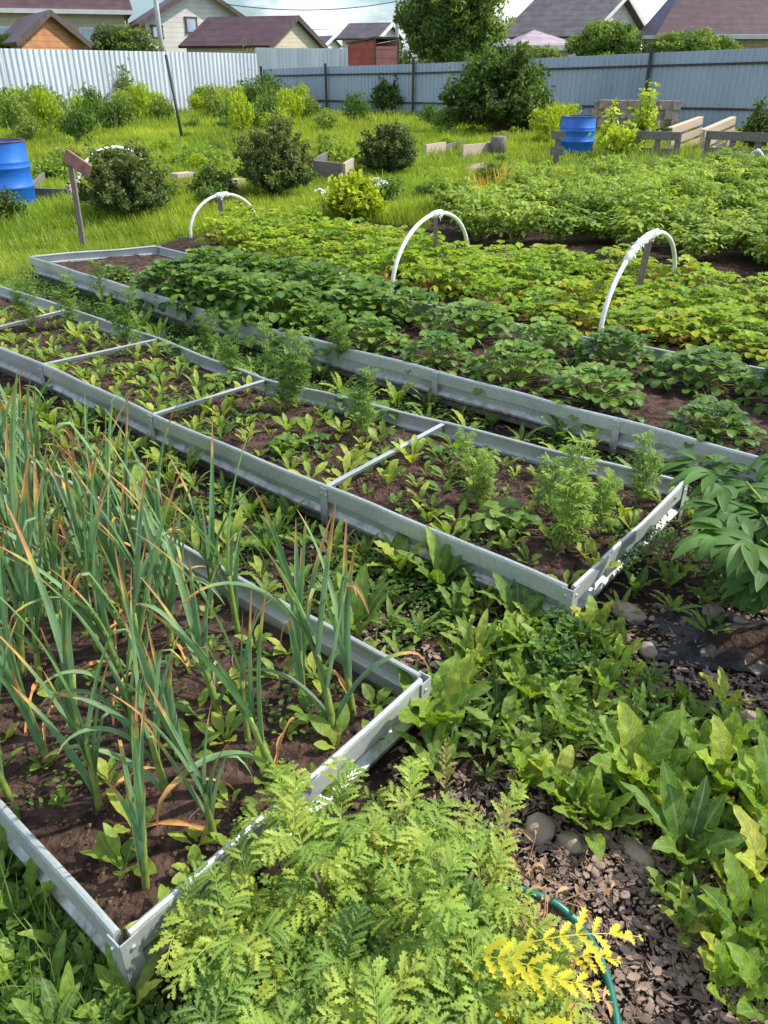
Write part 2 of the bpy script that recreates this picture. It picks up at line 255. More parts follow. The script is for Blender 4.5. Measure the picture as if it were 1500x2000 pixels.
# ------------------------------------------------------------------ mesh builder
class G:
    def __init__(s): s.V = []; s.Q = []; s.T3 = []; s.t = []; s.s = []; s.r = []; s.n = 0; s.mq = []; s.mt = []
    def add(g, V, quads=None, tris=None, t=None, s=None, r=0.0, mi=0):
        V = np.asarray(V, float).reshape(-1, 3); k = len(V)
        g.V.append(V)
        if quads is not None and len(quads):
            q = np.asarray(quads, int)+g.n; g.Q.append(q); g.mq.append(np.full(len(q), mi))
        if tris is not None and len(tris):
            q = np.asarray(tris, int)+g.n; g.T3.append(q); g.mt.append(np.full(len(q), mi))
        g.t.append(np.zeros(k) if t is None else np.broadcast_to(np.asarray(t, float), (k,)))
        g.s.append(np.zeros(k) if s is None else np.broadcast_to(np.asarray(s, float), (k,)))
        g.r.append(np.broadcast_to(np.asarray(r, float), (k,)))
        g.n += k
    def arrays(g):
        V = np.concatenate(g.V) if g.V else np.zeros((0, 3))
        Q = np.concatenate(g.Q) if g.Q else np.zeros((0, 4), int); T = np.concatenate(g.T3) if g.T3 else np.zeros((0, 3), int)
        return V, Q, T, np.concatenate(g.t), np.concatenate(g.s), np.concatenate(g.r), (np.concatenate(g.mq) if g.mq else np.zeros(0, int)), (np.concatenate(g.mt) if g.mt else np.zeros(0, int))
    def merge(g, other, loc, rotz, scale, rr, tilt=None):
        """many copies of another builder's shape; loc (n,3), rotz, scale, rr (n,)"""
        V, Q, T, t, s, r, mq, mt = other.arrays(); n = len(loc); k = len(V)
        c, sn = np.cos(rotz)[:, None], np.sin(rotz)[:, None]; sc = np.asarray(scale)
        sxy = sc if sc.ndim == 1 else sc[:, 0]; sz = sc if sc.ndim == 1 else sc[:, 1]
        X = (V[None, :, 0]*c - V[None, :, 1]*sn)*sxy[:, None] + loc[:, 0:1]
        Y = (V[None, :, 0]*sn + V[None, :, 1]*c)*sxy[:, None] + loc[:, 1:2]
        Z = V[None, :, 2]*sz[:, None] + loc[:, 2:3]
        W = np.stack([X, Y, Z], -1).reshape(-1, 3)
        off = (np.arange(n)*k)
        g.V.append(W)
        if len(Q): g.Q.append((Q[None]+off[:, None, None]).reshape(-1, 4)+g.n); g.mq.append(np.tile(mq, n))
        if len(T): g.T3.append((T[None]+off[:, None, None]).reshape(-1, 3)+g.n); g.mt.append(np.tile(mt, n))
        g.t.append(np.tile(t, n)); g.s.append(np.tile(s, n)); g.r.append(((r[None]*.5+rr[:, None]*.5)).reshape(-1)); g.n += n*k
    def mesh(g, name, mats, smooth=True):
        V, Q, T, t, s, r, mq, mt = g.arrays()
        me = bpy.data.meshes.new(name); me.vertices.add(len(V)); me.vertices.foreach_set('co', V.ravel())
        nl = len(Q)*4+len(T)*3; me.loops.add(nl); me.loops.foreach_set('vertex_index', np.concatenate([Q.ravel(), T.ravel()]).astype(np.int32))
        me.polygons.add(len(Q)+len(T))
        ls = np.concatenate([np.arange(len(Q))*4, len(Q)*4+np.arange(len(T))*3]).astype(np.int32)
        me.polygons.foreach_set('loop_start', ls)
        me.polygons.foreach_set('material_index', np.concatenate([mq, mt]).astype(np.int32))
        me.polygons.foreach_set('use_smooth', np.full(len(Q)+len(T), smooth))
        for nm, a in (('t', t), ('s', s), ('r', r)):
            at_ = me.attributes.new(nm, 'FLOAT', 'POINT'); at_.data.foreach_set('value', a.astype(np.float32))
        for m in (mats if isinstance(mats, (list, tuple)) else [mats]): me.materials.append(m)
        me.update(calc_edges=True); me.validate()
        return me
def obj(name, me, parent=None, link=True):
    o = bpy.data.objects.new(name, me); col.objects.link(o)
    if parent: o.parent = parent
    return o
def build(g, name, mats, parent=None, smooth=True): return obj(name, g.mesh(name, mats, smooth), parent)
def tag(o, label=None, cat=None, group=None, kind=None):
    if label: o['label'] = label
    if cat: o['category'] = cat
    if group: o['group'] = group
    if kind: o['kind'] = kind
    return o
def empty(name, loc=(0, 0, 0), rz=0):
    o = bpy.data.objects.new(name, None); col.objects.link(o); o.location = loc; o.rotation_euler = (0, 0, rz); o.empty_display_size = .1
    return o
protos = []
def proto(name, parts):
    """parts: list of (name, builder, mats) or nested (name, builder, mats, [subparts])"""
    r = empty(name); protos.append(r)
    for p in parts:
        c = build(p[1], p[0], p[2], r); protos.append(c)
    return r
def copy_thing(p, loc, rz=0, sc=1.0, label=None, cat=None, group=None, tilt=(0, 0)):
    r = p.copy(); col.objects.link(r); r.location = loc; r.rotation_euler = (tilt[0], tilt[1], rz)
    r.scale = (sc, sc, sc) if np.isscalar(sc) else sc
    for ch in p.children:
        c = ch.copy(); col.objects.link(c); c.parent = r
    tag(r, label, cat, group); return r
def norm(v): return v/np.linalg.norm(v)
def cpath(base, az, e0, e1, Lh, n=8, pw=1.0, daz=0.0):
    k = np.linspace(0, 1, n); e = e0+(e1-e0)*k**pw; a = az+daz*k
    d = np.stack([np.cos(e)*np.cos(a), np.cos(e)*np.sin(a), np.sin(e)], -1)*Lh/(n-1)
    P = np.zeros((n, 3)); P[1:] = np.cumsum((d[:-1]+d[1:])/2, 0); P += np.asarray(base)
    return P, a, e
def strip(g, P, a, W, fold=.3, roll=0.0, r=0.5, t0=0, t1=1, mi=0, wavy=0.0, slant=0.0, e=None):
    n = len(P); T = np.gradient(P, axis=0); T /= np.linalg.norm(T, axis=1)[:, None]+1e-9
    S = np.stack([-np.sin(a), np.cos(a), np.zeros(n)], -1); Nn = np.cross(T, S)
    ro = np.asarray(roll)*np.ones(n); S2 = S*np.cos(ro)[:, None]+Nn*np.sin(ro)[:, None]; N2 = np.cross(T, S2)
    W = np.asarray(W)[:, None]/2
    wl = wavy*np.sin(np.arange(n)*2.1+r*20)[:, None]; wr = wavy*np.sin(np.arange(n)*2.4+r*31+1)[:, None]
    Lf = P+S2*W+N2*W*(fold+wl)+T*slant*W; Rt = P-S2*W+N2*W*(fold+wr)+T*slant*W
    V = np.empty((n, 3, 3)); V[:, 0] = Lf; V[:, 1] = P; V[:, 2] = Rt
    i = np.arange(n-1)[:, None]*3
    q = np.concatenate([i+[0, 1, 4, 3], i+[1, 2, 5, 4]])
    g.add(V.reshape(-1, 3), quads=q, t=np.repeat(np.linspace(t0, t1, n), 3), s=np.tile([-1., 0, 1], n), r=r, mi=mi)
def tube(g, P, rad, k=6, r=.5, mi=0, t=None, cap=True):
    P = np.asarray(P, float); n = len(P); rad = np.ones(n)*rad
    T = np.gradient(P, axis=0); T /= np.linalg.norm(T, axis=1)[:, None]+1e-9
    ref = np.array([0, 0, 1.]) if abs(T[0, 2]) < .9 else np.array([1., 0, 0])
    A = np.cross(T, ref); A /= np.linalg.norm(A, axis=1)[:, None]+1e-9; B = np.cross(T, A)
    th = np.linspace(0, 2*math.pi, k, endpoint=False)
    V = P[:, None]+(A[:, None]*np.cos(th)[None, :, None]+B[:, None]*np.sin(th)[None, :, None])*rad[:, None, None]
    q = []
    for i in range(n-1):
        for j in range(k): q.append((i*k+j, i*k+(j+1) % k, (i+1)*k+(j+1) % k, (i+1)*k+j))
    tri = []
    if cap:
        for j in range(1, k-1): tri += [(0, j+1, j), ((n-1)*k, (n-1)*k+j, (n-1)*k+j+1)]
    g.add(V.reshape(-1, 3), quads=q, tris=tri, t=np.repeat(np.linspace(0, 1, n), k), s=1, r=r, mi=mi)
def box(g, c, size, rz=0, mi=0, r=.5, ax=None):
    """box centred at c; ax: 3 axis vectors"""
    if ax is None: ax = np.array([[math.cos(rz), math.sin(rz), 0], [-math.sin(rz), math.cos(rz), 0], [0, 0, 1.]])
    s = np.array(size)/2; cs = np.array([[x, y, z] for x in (-1, 1) for y in (-1, 1) for z in (-1, 1)])*s
    V = cs@np.asarray(ax)+np.asarray(c)
    g.add(V, quads=[(0, 1, 3, 2), (4, 6, 7, 5), (0, 4, 5, 1), (2, 3, 7, 6), (0, 2, 6, 4), (1, 5, 7, 3)], r=r, mi=mi)
def beam(g, a, b, w, h, mi=0, up=(0, 0, 1)):
    a = np.asarray(a, float); b = np.asarray(b, float); x = norm(b-a); up = np.asarray(up, float)
    y = np.cross(up, x); y = norm(y) if np.linalg.norm(y) > 1e-6 else np.array([0, 1., 0]); z = np.cross(x, y)
    box(g, (a+b)/2, (np.linalg.norm(b-a), w, h), ax=[x, y, z], mi=mi)
def prism(g, pts, h0, h1, mi=0):
    n = len(pts); V = [(*p[:2], h0) for p in pts]+[(*p[:2], h1) for p in pts]
    q = [(i, (i+1) % n, n+(i+1) % n, n+i) for i in range(n)]
    tr = [(n, n+i, n+i+1) for i in range(1, n-1)]+[(0, i+1, i) for i in range(1, n-1)]
    g.add(V, quads=q, tris=tr, mi=mi)
U = random.uniform
ORD = ['first', 'second', 'third', 'fourth', 'fifth', 'sixth', 'seventh', 'eighth', 'ninth', 'tenth', 'eleventh', 'twelfth']
def ordw(n): return ORD[n-1]+' ' if n <= 12 else '%d%s ' % (n, {1: 'st', 2: 'nd', 3: 'rd'}.get(n % 10 if n % 100 not in (11, 12, 13) else 0, 'th'))
def closest_labels(things, landmarks):
    """things: list of (object, look); each is named by its rank in nearness to the closest landmark"""
    b = {}
    for o, look in things:
        p = np.array(o.location[:2]); k = min(range(len(landmarks)), key=lambda i: np.linalg.norm(p-landmarks[i][1]))
        b.setdefault((look, k), []).append((np.linalg.norm(p-landmarks[k][1]), o))
    for (look, k), l in b.items():
        l.sort(key=lambda x: x[0])
        for i, (d, o) in enumerate(l):
            o['label'] = f"{look}, {ordw(i+1) if i else ''}nearest the {landmarks[k][0]}"

# ================================================================== STRUCTURE
BH = .18
A = np.array([-.493, .919]); B = np.array([.089, 1.623]); DU = norm(np.array([-.765, .645]))
bed1_near = [A, A+DU*1.15, A+DU*2.3, A+DU*3.9]; bed1_far = [B, B+DU*1.15, B+DU*2.3, B+DU*3.9]
C = at(1113, 1140, BH); D = at(1328, 940, BH)
bed2_near = [C, at(640, 945, BH), at(300, 805, BH), at(85, 708, BH), np.array([-3.35, 5.45])]
bed2_far = [D, at(865, 825, BH), at(515, 740, BH), at(305, 660, BH), np.array([-2.95, 6.0])]
P3 = np.array([-2.992, 6.938]); Q3 = np.array([-2.038, 7.361])
bed3_near = [np.array([1.95, 2.66]), at(1210, 815, BH), at(855, 722, BH), at(590, 655, BH), np.array([-1.35, 5.42]), np.array([-2.17, 6.17]), P3]
bed3_far = [np.array([2.85, 3.42]), at(1460, 715, BH), at(1100, 650, BH), at(910, 610, BH), at(740, 577, BH), at(560, 545, BH), Q3]
beds = [bed1_near+bed1_far[::-1], bed2_near+bed2_far[::-1], bed3_near+bed3_far[::-1]]
soil_px = [(-900, 2600), (-900, 640), (0, 610), (60, 530), (300, 480), (430, 450), (560, 425), (830, 440), (900, 385), (1200, 345), (2300, 345), (2500, 2600)]
soil_poly = [at(x, y) for x, y in soil_px]
def hgt(x, y): return 0.025*np.sin(x*1.7+1)*np.sin(y*1.3)+.012*np.sin(x*5.1)*np.sin(y*4.3+2)
# ground: one sheet, fine near the camera
xs = np.unique(np.concatenate([np.linspace(-400, -30, 12), np.linspace(-30, -6, 40), np.linspace(-6, 6, 150), np.linspace(6, 30, 40), np.linspace(30, 400, 12)]))
ys = np.unique(np.concatenate([np.linspace(-60, -2, 8), np.linspace(-2, 9, 140), np.linspace(9, 45, 70), np.linspace(45, 900, 14)]))
X, Y = np.meshgrid(xs, ys); pts = np.stack([X.ravel(), Y.ravel()], -1)
dist = np.hypot(pts[:, 0], pts[:, 1]); fade = np.clip((40-dist)/15, 0, 1)
Z = hgt(pts[:, 0], pts[:, 1])*fade - .012
g = G(); nx = len(xs); ny = len(ys)
i, j = np.meshgrid(np.arange(nx-1), np.arange(ny-1)); a0 = (j*nx+i).ravel()
g.add(np.column_stack([pts, Z]), quads=np.column_stack([a0, a0+1, a0+1+nx, a0+nx]))
go = build(g, 'ground', M['ground']); tag(go, kind='structure')
la = go.data.attributes.new('lawn', 'FLOAT', 'POINT'); la.data.foreach_set('value', (~inpoly_np(pts, soil_poly)).astype(np.float32))
def gz(x, y): return float(hgt(x, y))

# soil inside the beds
def bed_soil(near, far, z, amp, name):
    n = 90; m = 24; u = np.linspace(0, 1, n)
    def along(poly, u):
        P = np.array(poly); d = np.r_[0, np.cumsum(np.linalg.norm(np.diff(P, axis=0), axis=1))]; d /= d[-1]
        return np.column_stack([np.interp(u, d, P[:, 0]), np.interp(u, d, P[:, 1])])
    a, b = along(near, u), along(far, u); v = np.linspace(.012, .988, m)
    P = a[:, None]*(1-v)[None, :, None]+b[:, None]*v[None, :, None]
    r2 = np.random.default_rng(len(name)); zz = z+amp*(np.sin(P[..., 0]*9+P[..., 1]*4)*.5+np.sin(P[..., 1]*13-P[..., 0]*7)*.35)+r2.normal(0, amp*.35, P.shape[:2])
    g = G(); i, j = np.meshgrid(np.arange(m-1), np.arange(n-1)); a0 = (j*m+i).ravel()
    g.add(np.column_stack([P.reshape(-1, 2), zz.ravel()]), quads=np.column_stack([a0, a0+1, a0+1+m, a0+m]))
    return tag(build(g, name, M['soil']), kind='structure')
bed_soil(bed1_near, bed1_far, .075, .010, 'garlic_bed_soil')
bed_soil(bed2_near, bed2_far, .105, .012, 'middle_bed_soil')
bed_soil(bed3_near, bed3_far, .115, .012, 'strawberry_bed_soil')

# steel panels
PROF = [(.002, 0), (.002, .024), (.022, .046), (.023, .058), (.001, .074), (.001, .110), (.021, .115), (.021, .171), (.018, .179), (.012, .182), (.006, .179), (.004, .173), (.008, .170), (.0185, .168), (.0185, .118), (-.0015, .112), (-.0015, .072), (.0205, .057), (.0195, .048), (-.0005, .027), (-.0005, 0)]
def panel(g, a, b, out, n=10, dent=0.0, seed=0):
    a = np.asarray(a); b = np.asarray(b); d = b-a; Ln = np.linalg.norm(d); d = d/Ln; o = np.array([d[1], -d[0]])
    if np.dot(o, out) < 0: o = -o
    pr = np.array(PROF); u = np.linspace(0, 1, n); k = len(pr)
    w_ = dent*np.sin(u*math.pi)*(1+.3*np.sin(u*17+seed))
    V = []
    for ui, wi in zip(u, w_):
        p = a+d*Ln*ui
        dd = pr[:, 0]+wi*(pr[:, 1]/.18)
        V.append(np.column_stack([p[0]+o[0]*dd, p[1]+o[1]*dd, pr[:, 1]+.003*math.sin(ui*9+seed)]))
    V = np.concatenate(V); q = []
    for i in range(n-1):
        for j in range(k): q.append((i*k+j, i*k+(j+1) % k, (i+1)*k+(j+1) % k, (i+1)*k+j))
    g.add(V, quads=q, tris=[(0, j, j+1) for j in range(1, k-1)]+[((n-1)*k, (n-1)*k+j+1, (n-1)*k+j) for j in range(1, k-1)])
def bolt(p, nrm, root, rad=.007):
    g = G(); p = np.asarray(p); nrm = norm(np.asarray(nrm))
    tube(g, [p, p+nrm*.004, p+nrm*.006], [rad, rad, rad*.55], 8); build(g, 'bolt', M['bolt'], root, smooth=False)
def make_bed(near, far, label, bars, end_far=True, ends=(True, True)):
    root = empty('garden_bed', (*near[0], 0)); tag(root, label, 'raised bed', 'galvanised raised beds')
    inv = -np.array([*near[0], 0])
    def B_(g, name, m, sm=False):
        o = build(g, name, m, root, smooth=sm); o.location = inv; return o
    mid = (np.mean(near, 0)+np.mean(far, 0))/2
    for side in (near, far):
        for i in range(len(side)-1):
            a, b = side[i], side[i+1]; e = norm(b-a)*.003
            g = G(); panel(g, a+e, b-e, (a+b)/2-mid if abs(np.dot(norm((a+b)/2-mid), norm(b-a))) < .8 else np.array([1, 1.])*(1 if side is far else -1), dent=.006 if i % 2 else -.006, seed=i*3)
            B_(g, 'side_panel', M['steel'])
            if 0 < i:
                d = norm(b-a); o = np.array([d[1], -d[0]]); s = 1 if np.dot(o, np.array([.65, .76])*(1 if side is far else -1)) > 0 else -1; o = o*s
                g = G(); c = a+o*.0245; box(g, (c[0], c[1], .088), (.036, .003, .165), math.atan2(d[1], d[0]))
                B_(g, 'joint_plate', M['steel'])
                for dd in (-.013, .013):
                    p = a+o*.026+d*dd; g = G(); tube(g, [(*p, .145), (*(p+o*.005), .145)], [.005, .004], 7); B_(g, 'bolt', M['bolt'])
    for (a, b), on, sgn in (((near[0], far[0]), ends[0], 1), ((near[-1], far[-1]), ends[1], -1)):
        if not on: continue
        e = norm(b-a); out = np.array([e[1], -e[0]]); 
        if np.dot(out, (a+b)/2-mid) < 0: out = -out
        g = G(); panel(g, a+e*.003, b-e*.003, out, dent=.004, seed=5); B_(g, 'end_panel', M['steel'])
        for c, s in ((a, -1), (b, 1)):
            # corner angle: two plates meeting outside the corner
            sd = near if s < 0 else far; dd = norm(sd[1]-sd[0])*sgn if sgn > 0 else norm(sd[-2]-sd[-1])
            cc = c+out*.0255+e*s*.0255
            g = G()
            p1 = cc-e*s*.020; p2 = cc+dd*.020
            for q_, ang in ((p1, math.atan2(e[1], e[0])), (p2, math.atan2(dd[1], dd[0]))):
                box(g, (q_[0], q_[1], .088), (.040, .003, .176), ang)
            B_(g, 'corner_bracket', M['steel'])
            for zz in (.15,):
                p = cc-e*s*.024+out*.002; g = G(); tube(g, [(*p, zz), (*(p+out*.005), zz)], [.0055, .004], 8); B_(g, 'bolt', M['bolt'])
                oo = e*s; p = cc+dd*.024+oo*.002; g = G(); tube(g, [(*p, zz), (*(p+oo*.005), zz)], [.0055, .004], 8); B_(g, 'bolt', M['bolt'])
    for a, b in bars:
        g = G(); beam(g, (*a, .172), (*b, .172), .022, .003); beam(g, (*(a+norm(b-a)*.01), .162), (*(b-norm(b-a)*.01), .162), .003, .015)
        B_(g, 'cross_bar', M['steel'])
    return root
make_bed(bed1_near, bed1_far, 'galvanised raised bed full of garlic in the foreground, its corner nearest the viewer', [])
make_bed(bed2_near, bed2_far, 'middle galvanised raised bed with thin cross bars, marigolds and bare soil', [(bed2_near[i], bed2_far[i]) for i in (1, 2, 3)]+[(at(-60, 650, BH), at(125, 603, BH))])
make_bed(bed3_near, bed3_far, 'farthest galvanised raised bed, filled with dark green strawberry plants', [], ends=(True, True))

# ================================================================== PLANT PROTOTYPES
def ell(n, sharp=1.0, peak=.5):
    k = np.linspace(0, 1, n); p = math.log(.5)/math.log(peak)
    return np.maximum(np.sin(math.pi*k**p), 0)**sharp
# --- garlic
def garlic_leaf_builder(kind):
    g = G(); Ln = U(.36, .58); n = 16; rr = random.random()
    if kind == 'dry':
        P, a, e = cpath((0, 0, 0), 0, R(U(30, 60)), R(-95), U(.22, .32), n, 1.2, U(-.8, .8)); W = .018*(1-np.linspace(0, 1, n))**.5*(.7+.3*np.sin(np.arange(n)*1.7)); W[-1] = .001
        strip(g, P, a, W, fold=1.2, r=rr, roll=np.linspace(0, U(-2, 2), n)); return g
    k = np.linspace(0, 1, n)
    if kind == 'arch': P, a, e = cpath((0, 0, 0), 0, R(U(60, 74)), R(U(-80, -30)), Ln*.85, n, U(2.0, 3.2), U(-.5, .5))
    else: P, a, e = cpath((0, 0, 0), 0, R(U(74, 85)), R(U(48, 80)), Ln, n, 1.6, U(-.4, .4))
    if random.random() < .35:      # the withered tip hooks over
        m = n-4; st_ = P[m-1]-P[m-2]; L0_ = np.linalg.norm(st_); hd = np.array([math.cos(a[-1]), math.sin(a[-1]), 0])
        for i_ in range(m, n):
            q = i_-m+1; dv = norm(st_/L0_*max(0, 1-.45*q)+hd*.5+np.array([0, 0, -.38*q])); P[i_] = P[i_-1]+dv*L0_*.8
    W = .0195*np.clip((1-k), 0, 1)**.62*(.75+.55*np.minimum(k*5, 1)); W[-1] = .0015
    strip(g, P, a, W, fold=U(.45, .8), r=rr, roll=np.linspace(0, U(-.9, .9), n)); return g
GL = [garlic_leaf_builder('up').mesh('leaf', M['garlic']) for _ in range(16)]
GA = [garlic_leaf_builder('arch').mesh('leaf', M['garlic']) for _ in range(9)]
GD = [garlic_leaf_builder('dry').mesh('leaf', M['garlic_dry']) for _ in range(5)]
GS = []
for _ in range(5):
    g = G(); h_ = U(.20, .30); P, a, e = cpath((0, 0, -.02), U(0, 6), R(88), R(U(78, 88)), h_, 7)
    tube(g, P, np.linspace(.011, .0065, 7), 8)
    for zz in (2, 3, 4, 5): tube(g, [P[zz]-[0, 0, .004], P[zz], P[zz]+[0, 0, .012]], [.0095-.0006*zz, .0118-.0007*zz, .0085-.0006*zz], 8, cap=False)
    GS.append((g.mesh('stem', M['garlic_stem']), P))
def make_garlic(loc, label, sc=1.0):
    root = empty('garlic_plant', loc, U(0, 6.28)); root.scale = (sc,)*3; root.rotation_euler = (R(U(-7, 7)), R(U(-7, 9)), root.rotation_euler[2])
    tag(root, label, 'garlic', 'garlic plants in the front bed')
    me, P = random.choice(GS); obj('stem', me, root)
    a0 = U(0, 6.28)
    nl = random.choice([6, 7, 7, 8])
    for i in range(nl):
        q = i/(nl-1); p = P[min(len(P)-1, 1+int(q*5.2))]
        me = random.choice(GA if (i == 0 and random.random() < .45) or (random.random() < .07) else GL)
        if i == 0 and random.random() < .35: me = random.choice(GD)
        o = obj('leaf', me, root); o.location = p; s = U(.8, 1.15); o.scale = (s, s*U(.8, 1.1), s)
        o.rotation_euler = (0, 0, a0+(i % 2)*math.pi+U(-.55, .55))
    return root
VA = norm(B-A); rows = []
GPTS = []
for gi, (gx_, gy_, gs) in enumerate([(285, 1735, .82), (418, 1640, .95), (542, 1530, 1.12), (655, 1440, 1.15), (485, 1450, .85), (195, 1580, .95), (95, 1490, 1.0), (385, 1520, .9), (590, 1370, 1.1), (265, 1470, 1.0), (330, 1560, 1.0), (20, 1560, .9), (690, 1395, .95), (150, 1440, 1.05), (430, 1400, 1.0)]):
    p_ = at(gx_, gy_, .07); GPTS.append((p_, gs))
root_ = []
for ri, v in enumerate((.12, .30, .48, .66, .84)):
    k_ = 0
    for ti in range(26):
        u = .15+ti*.125+U(-.03, .03)+(ri % 2)*.06
        if u < .62: continue
        if u > 3.3: continue
        p = A+DU*u+VA*(v+U(-.03, .03))
        
        if any(np.linalg.norm(p-q_) < .10 for q_, _ in GPTS): continue
        k_ += 1
        rn = ['near-side', 'second', 'middle', 'fourth', 'far-side'][ri]
        root_.append(make_garlic((p[0], p[1], .07), f"garlic plant in the {rn} row of the front bed, {ordw(k_)}from the near end", U(.9, 1.15) if u > .5 else U(.75, .95)))

th = []
for p_, gs in GPTS:
    th.append((make_garlic((p_[0], p_[1], .07), '', gs), 'garlic plant standing apart on open soil'))
closest_labels(th, [('near corner of the garlic bed', A), ('right corner of the garlic bed', B)])
# --- leaf rosettes (beet, dandelion-like weeds, seedlings)
def rosette(nl, Lr, wr, e0r, e1r, lobed=False, fold=.25, wavy=.15, petiole=.25, smooth_w=.7):
    g = G()
    a0 = U(0, 6)
    for i in range(nl):
        az = a0+i*2.4+U(-.3, .3); Ln = U(*Lr); n = 16; w = U(*wr)
        P, a, e = cpath((.004*math.cos(az), .004*math.sin(az), 0), az, R(U(*e0r)), R(U(*e1r)), Ln, n, 1.3, U(-.5, .5))
        k = np.linspace(0, 1, n); kk = np.clip((k-petiole)/(1-petiole), 0, 1)
        W = np.maximum(w*np.maximum(np.sin(math.pi*kk**.85), 0)**smooth_w, .005*(k < petiole+.1)+.0015)
        if lobed: W = W*(1-.42*(np.arange(n) % 2)*(k < .82))
        strip(g, P, a, W, fold=fold+U(-.1, .15), r=random.random(), roll=U(-.35, .35), wavy=wavy, slant=-.5 if lobed else 0)
    return g
ROS = {
 'beet': [proto('beet_plant', [('foliage', rosette(random.choice([6, 7, 9]), (.12, .21), (.045, .07), (58, 86), (10, 65), wavy=.32, petiole=.3), M['beet'])]) for _ in range(5)],
 'dande': [proto('dandelion_plant', [('foliage', rosette(random.choice([8, 10, 12]), (.10, .19), (.022, .038), (35, 75), (-20, 30), lobed=(q_ % 2 == 0), petiole=.15, wavy=.2), M['dande'])]) for q_ in range(6)],
 'dock': [proto('dock_plant', [('foliage', rosette(random.choice([5, 7, 8]), (.13, .22), (.035, .055), (45, 84), (-10, 55), petiole=.22, wavy=.22), M['dande'])]) for _ in range(5)],
 'seed': [proto('seedling', [('foliage', rosette(random.choice([4, 5, 6]), (.045, .085), (.018, .03), (35, 75), (-5, 35), petiole=.3, wavy=.1), M['beet'])]) for _ in range(14)],
}
# --- strawberry
def leaflet(g, base, az, e0, Ln, w, r, fold=.35, droop=50, roll=0., n=9, teeth=True):
    P, a, e = cpath(base, az, e0, e0-R(droop), Ln, n, 1, 0); W = w*ell(n, .62, .55)
    if teeth: W = W*(1-.13*(np.arange(n) % 2))
    W[0] = .004; W[-1] = w*.12
    strip(g, P, a, W, fold=fold, r=r, roll=roll, slant=.25)
def strawberry(nl, rad, h, lw):
    g = G(); st = G(); a0 = U(0, 6)
    for i in range(nl):
        q = (i+.5)/nl; az = a0+i*2.399; el = R(88-72*q**1.1+U(-9, 9)); Ln = h*(1-.25*q)*U(.8, 1.12)+rad*q*.5
        P, a, e = cpath((0, 0, 0), az, el, el-R(25), Ln, 5); tube(st, P, np.linspace(.0028, .0018, 5), 4, r=random.random())
        r_ = random.random(); az2 = az+U(-.4, .4); ee = R(45-60*q+U(-20, 20)); s = lw*U(.75, 1.15)
        leaflet(g, P[-1], az2, ee, s, s*.8, r_, U(.15, .5)); leaflet(g, P[-1], az2+1.5, ee-.1, s*.9, s*.75, r_, U(.15, .5), roll=-.25); leaflet(g, P[-1], az2-1.5, ee-.1, s*.9, s*.75, r_, U(.15, .5), roll=.25)
    return g, st
STR = []; YST = []
for k_ in range(6):
    g, st = strawberry(70, .20, .20, .064); STR.append(proto('strawberry_plant', [('foliage', g, M['straw']), ('stems', st, M['garlic_stem'])]))
for k_ in range(6):
    g, st = strawberry(52, .20, .22, .064); g2, st2 = strawberry(12, .2, .07, .06)
    YST.append(proto('strawberry_plant', [('foliage', g, M['ystraw']), ('stems', st, M['garlic_stem']), ('old_leaves', g2, M['red_leaf'])]))
SST = []
for k_ in range(3):
    g, st = strawberry(9, .1, .08, .055); SST.append(proto('strawberry_plant', [('foliage', g, M['straw']), ('stems', st, M['garlic_stem'])]))
# --- feathery leaves
def frond(g, base, az, e0, e1, Ln, np_, pl, pw, r, mi=0, serr=True, daz=0.0, nseg=11, roll=0., rw=.0030, m=None):
    n = np_*2+3; P, a, e = cpath(base, az, e0, e1, Ln, n, 1.2, daz)
    strip(g, P, a, np.linspace(rw, rw*.4, n), fold=.5, r=r, mi=mi, t1=.5)
    T = np.gradient(P, axis=0); T /= np.linalg.norm(T, axis=1)[:, None]
    for i in range(2, n, 2 if serr else 2):
        k = i/(n-1); s = pl*max(.16, math.sin(math.pi*min(1, k*.86+.13))**.8)
        for sd in (-1, 1):
            if serr and random.random() < .05: continue
            aa = a[i]+sd*(R(60)-R(25)*k)+U(-.22, .22); ei = math.asin(max(-1, min(1, T[i, 2])))*.55+U(-.3, .4)
            s = s*U(.75, 1.15); m_ = nseg; Pp, ap, ep = cpath(P[i], aa, ei+.15, ei-R(U(5, 70)), s, m_, 1, U(-.5, .5))
            W = pw*(s/pl)**.6*ell(m_, .6, .45); W[0] = .002; W[-1] = .001
            if serr: W = W*(1-.62*(np.arange(m_) % 2))*(.8+.2*k)
            strip(g, Pp, ap, W, fold=U(.1, .5), r=min(1, max(0, r+U(-.25, .25))), mi=mi, slant=.7 if serr else 0, roll=roll*sd)
def marigold(h, nst):
    st = G(); g = G()
    for s_ in range(nst):
        az = U(0, 6.28); Pm, a, e = cpath((0, 0, 0), az, R(U(82, 90) if s_ == 0 else U(60, 75)), R(U(70, 90)), h*(1 if s_ == 0 else U(.6, .85)), 12, 1, U(-.3, .3))
        tube(st, Pm, np.linspace(.004, .002, 12), 5, r=.4)
        for i in range(2, 12):
            for q in range(4):
                L_ = .10*U(.7, 1.1)*(1-.35*(i/11)); frond(g, Pm[i], i*1.57+q*2.09+U(-.3, .3), R(U(30, 60)), R(U(-15, 20)), L_, 6, .036, .0072, random.random(), serr=False, nseg=4, rw=.002)
    return g, st
MAR = []
for k_, (h_, n_) in enumerate([(.34, 2), (.40, 3), (.30, 2), (.24, 1)]):
    g, st = marigold(h_, n_); MAR.append(proto('marigold_plant', [('foliage', g, M['marigold']), ('stem', st, M['garlic_stem'])]))
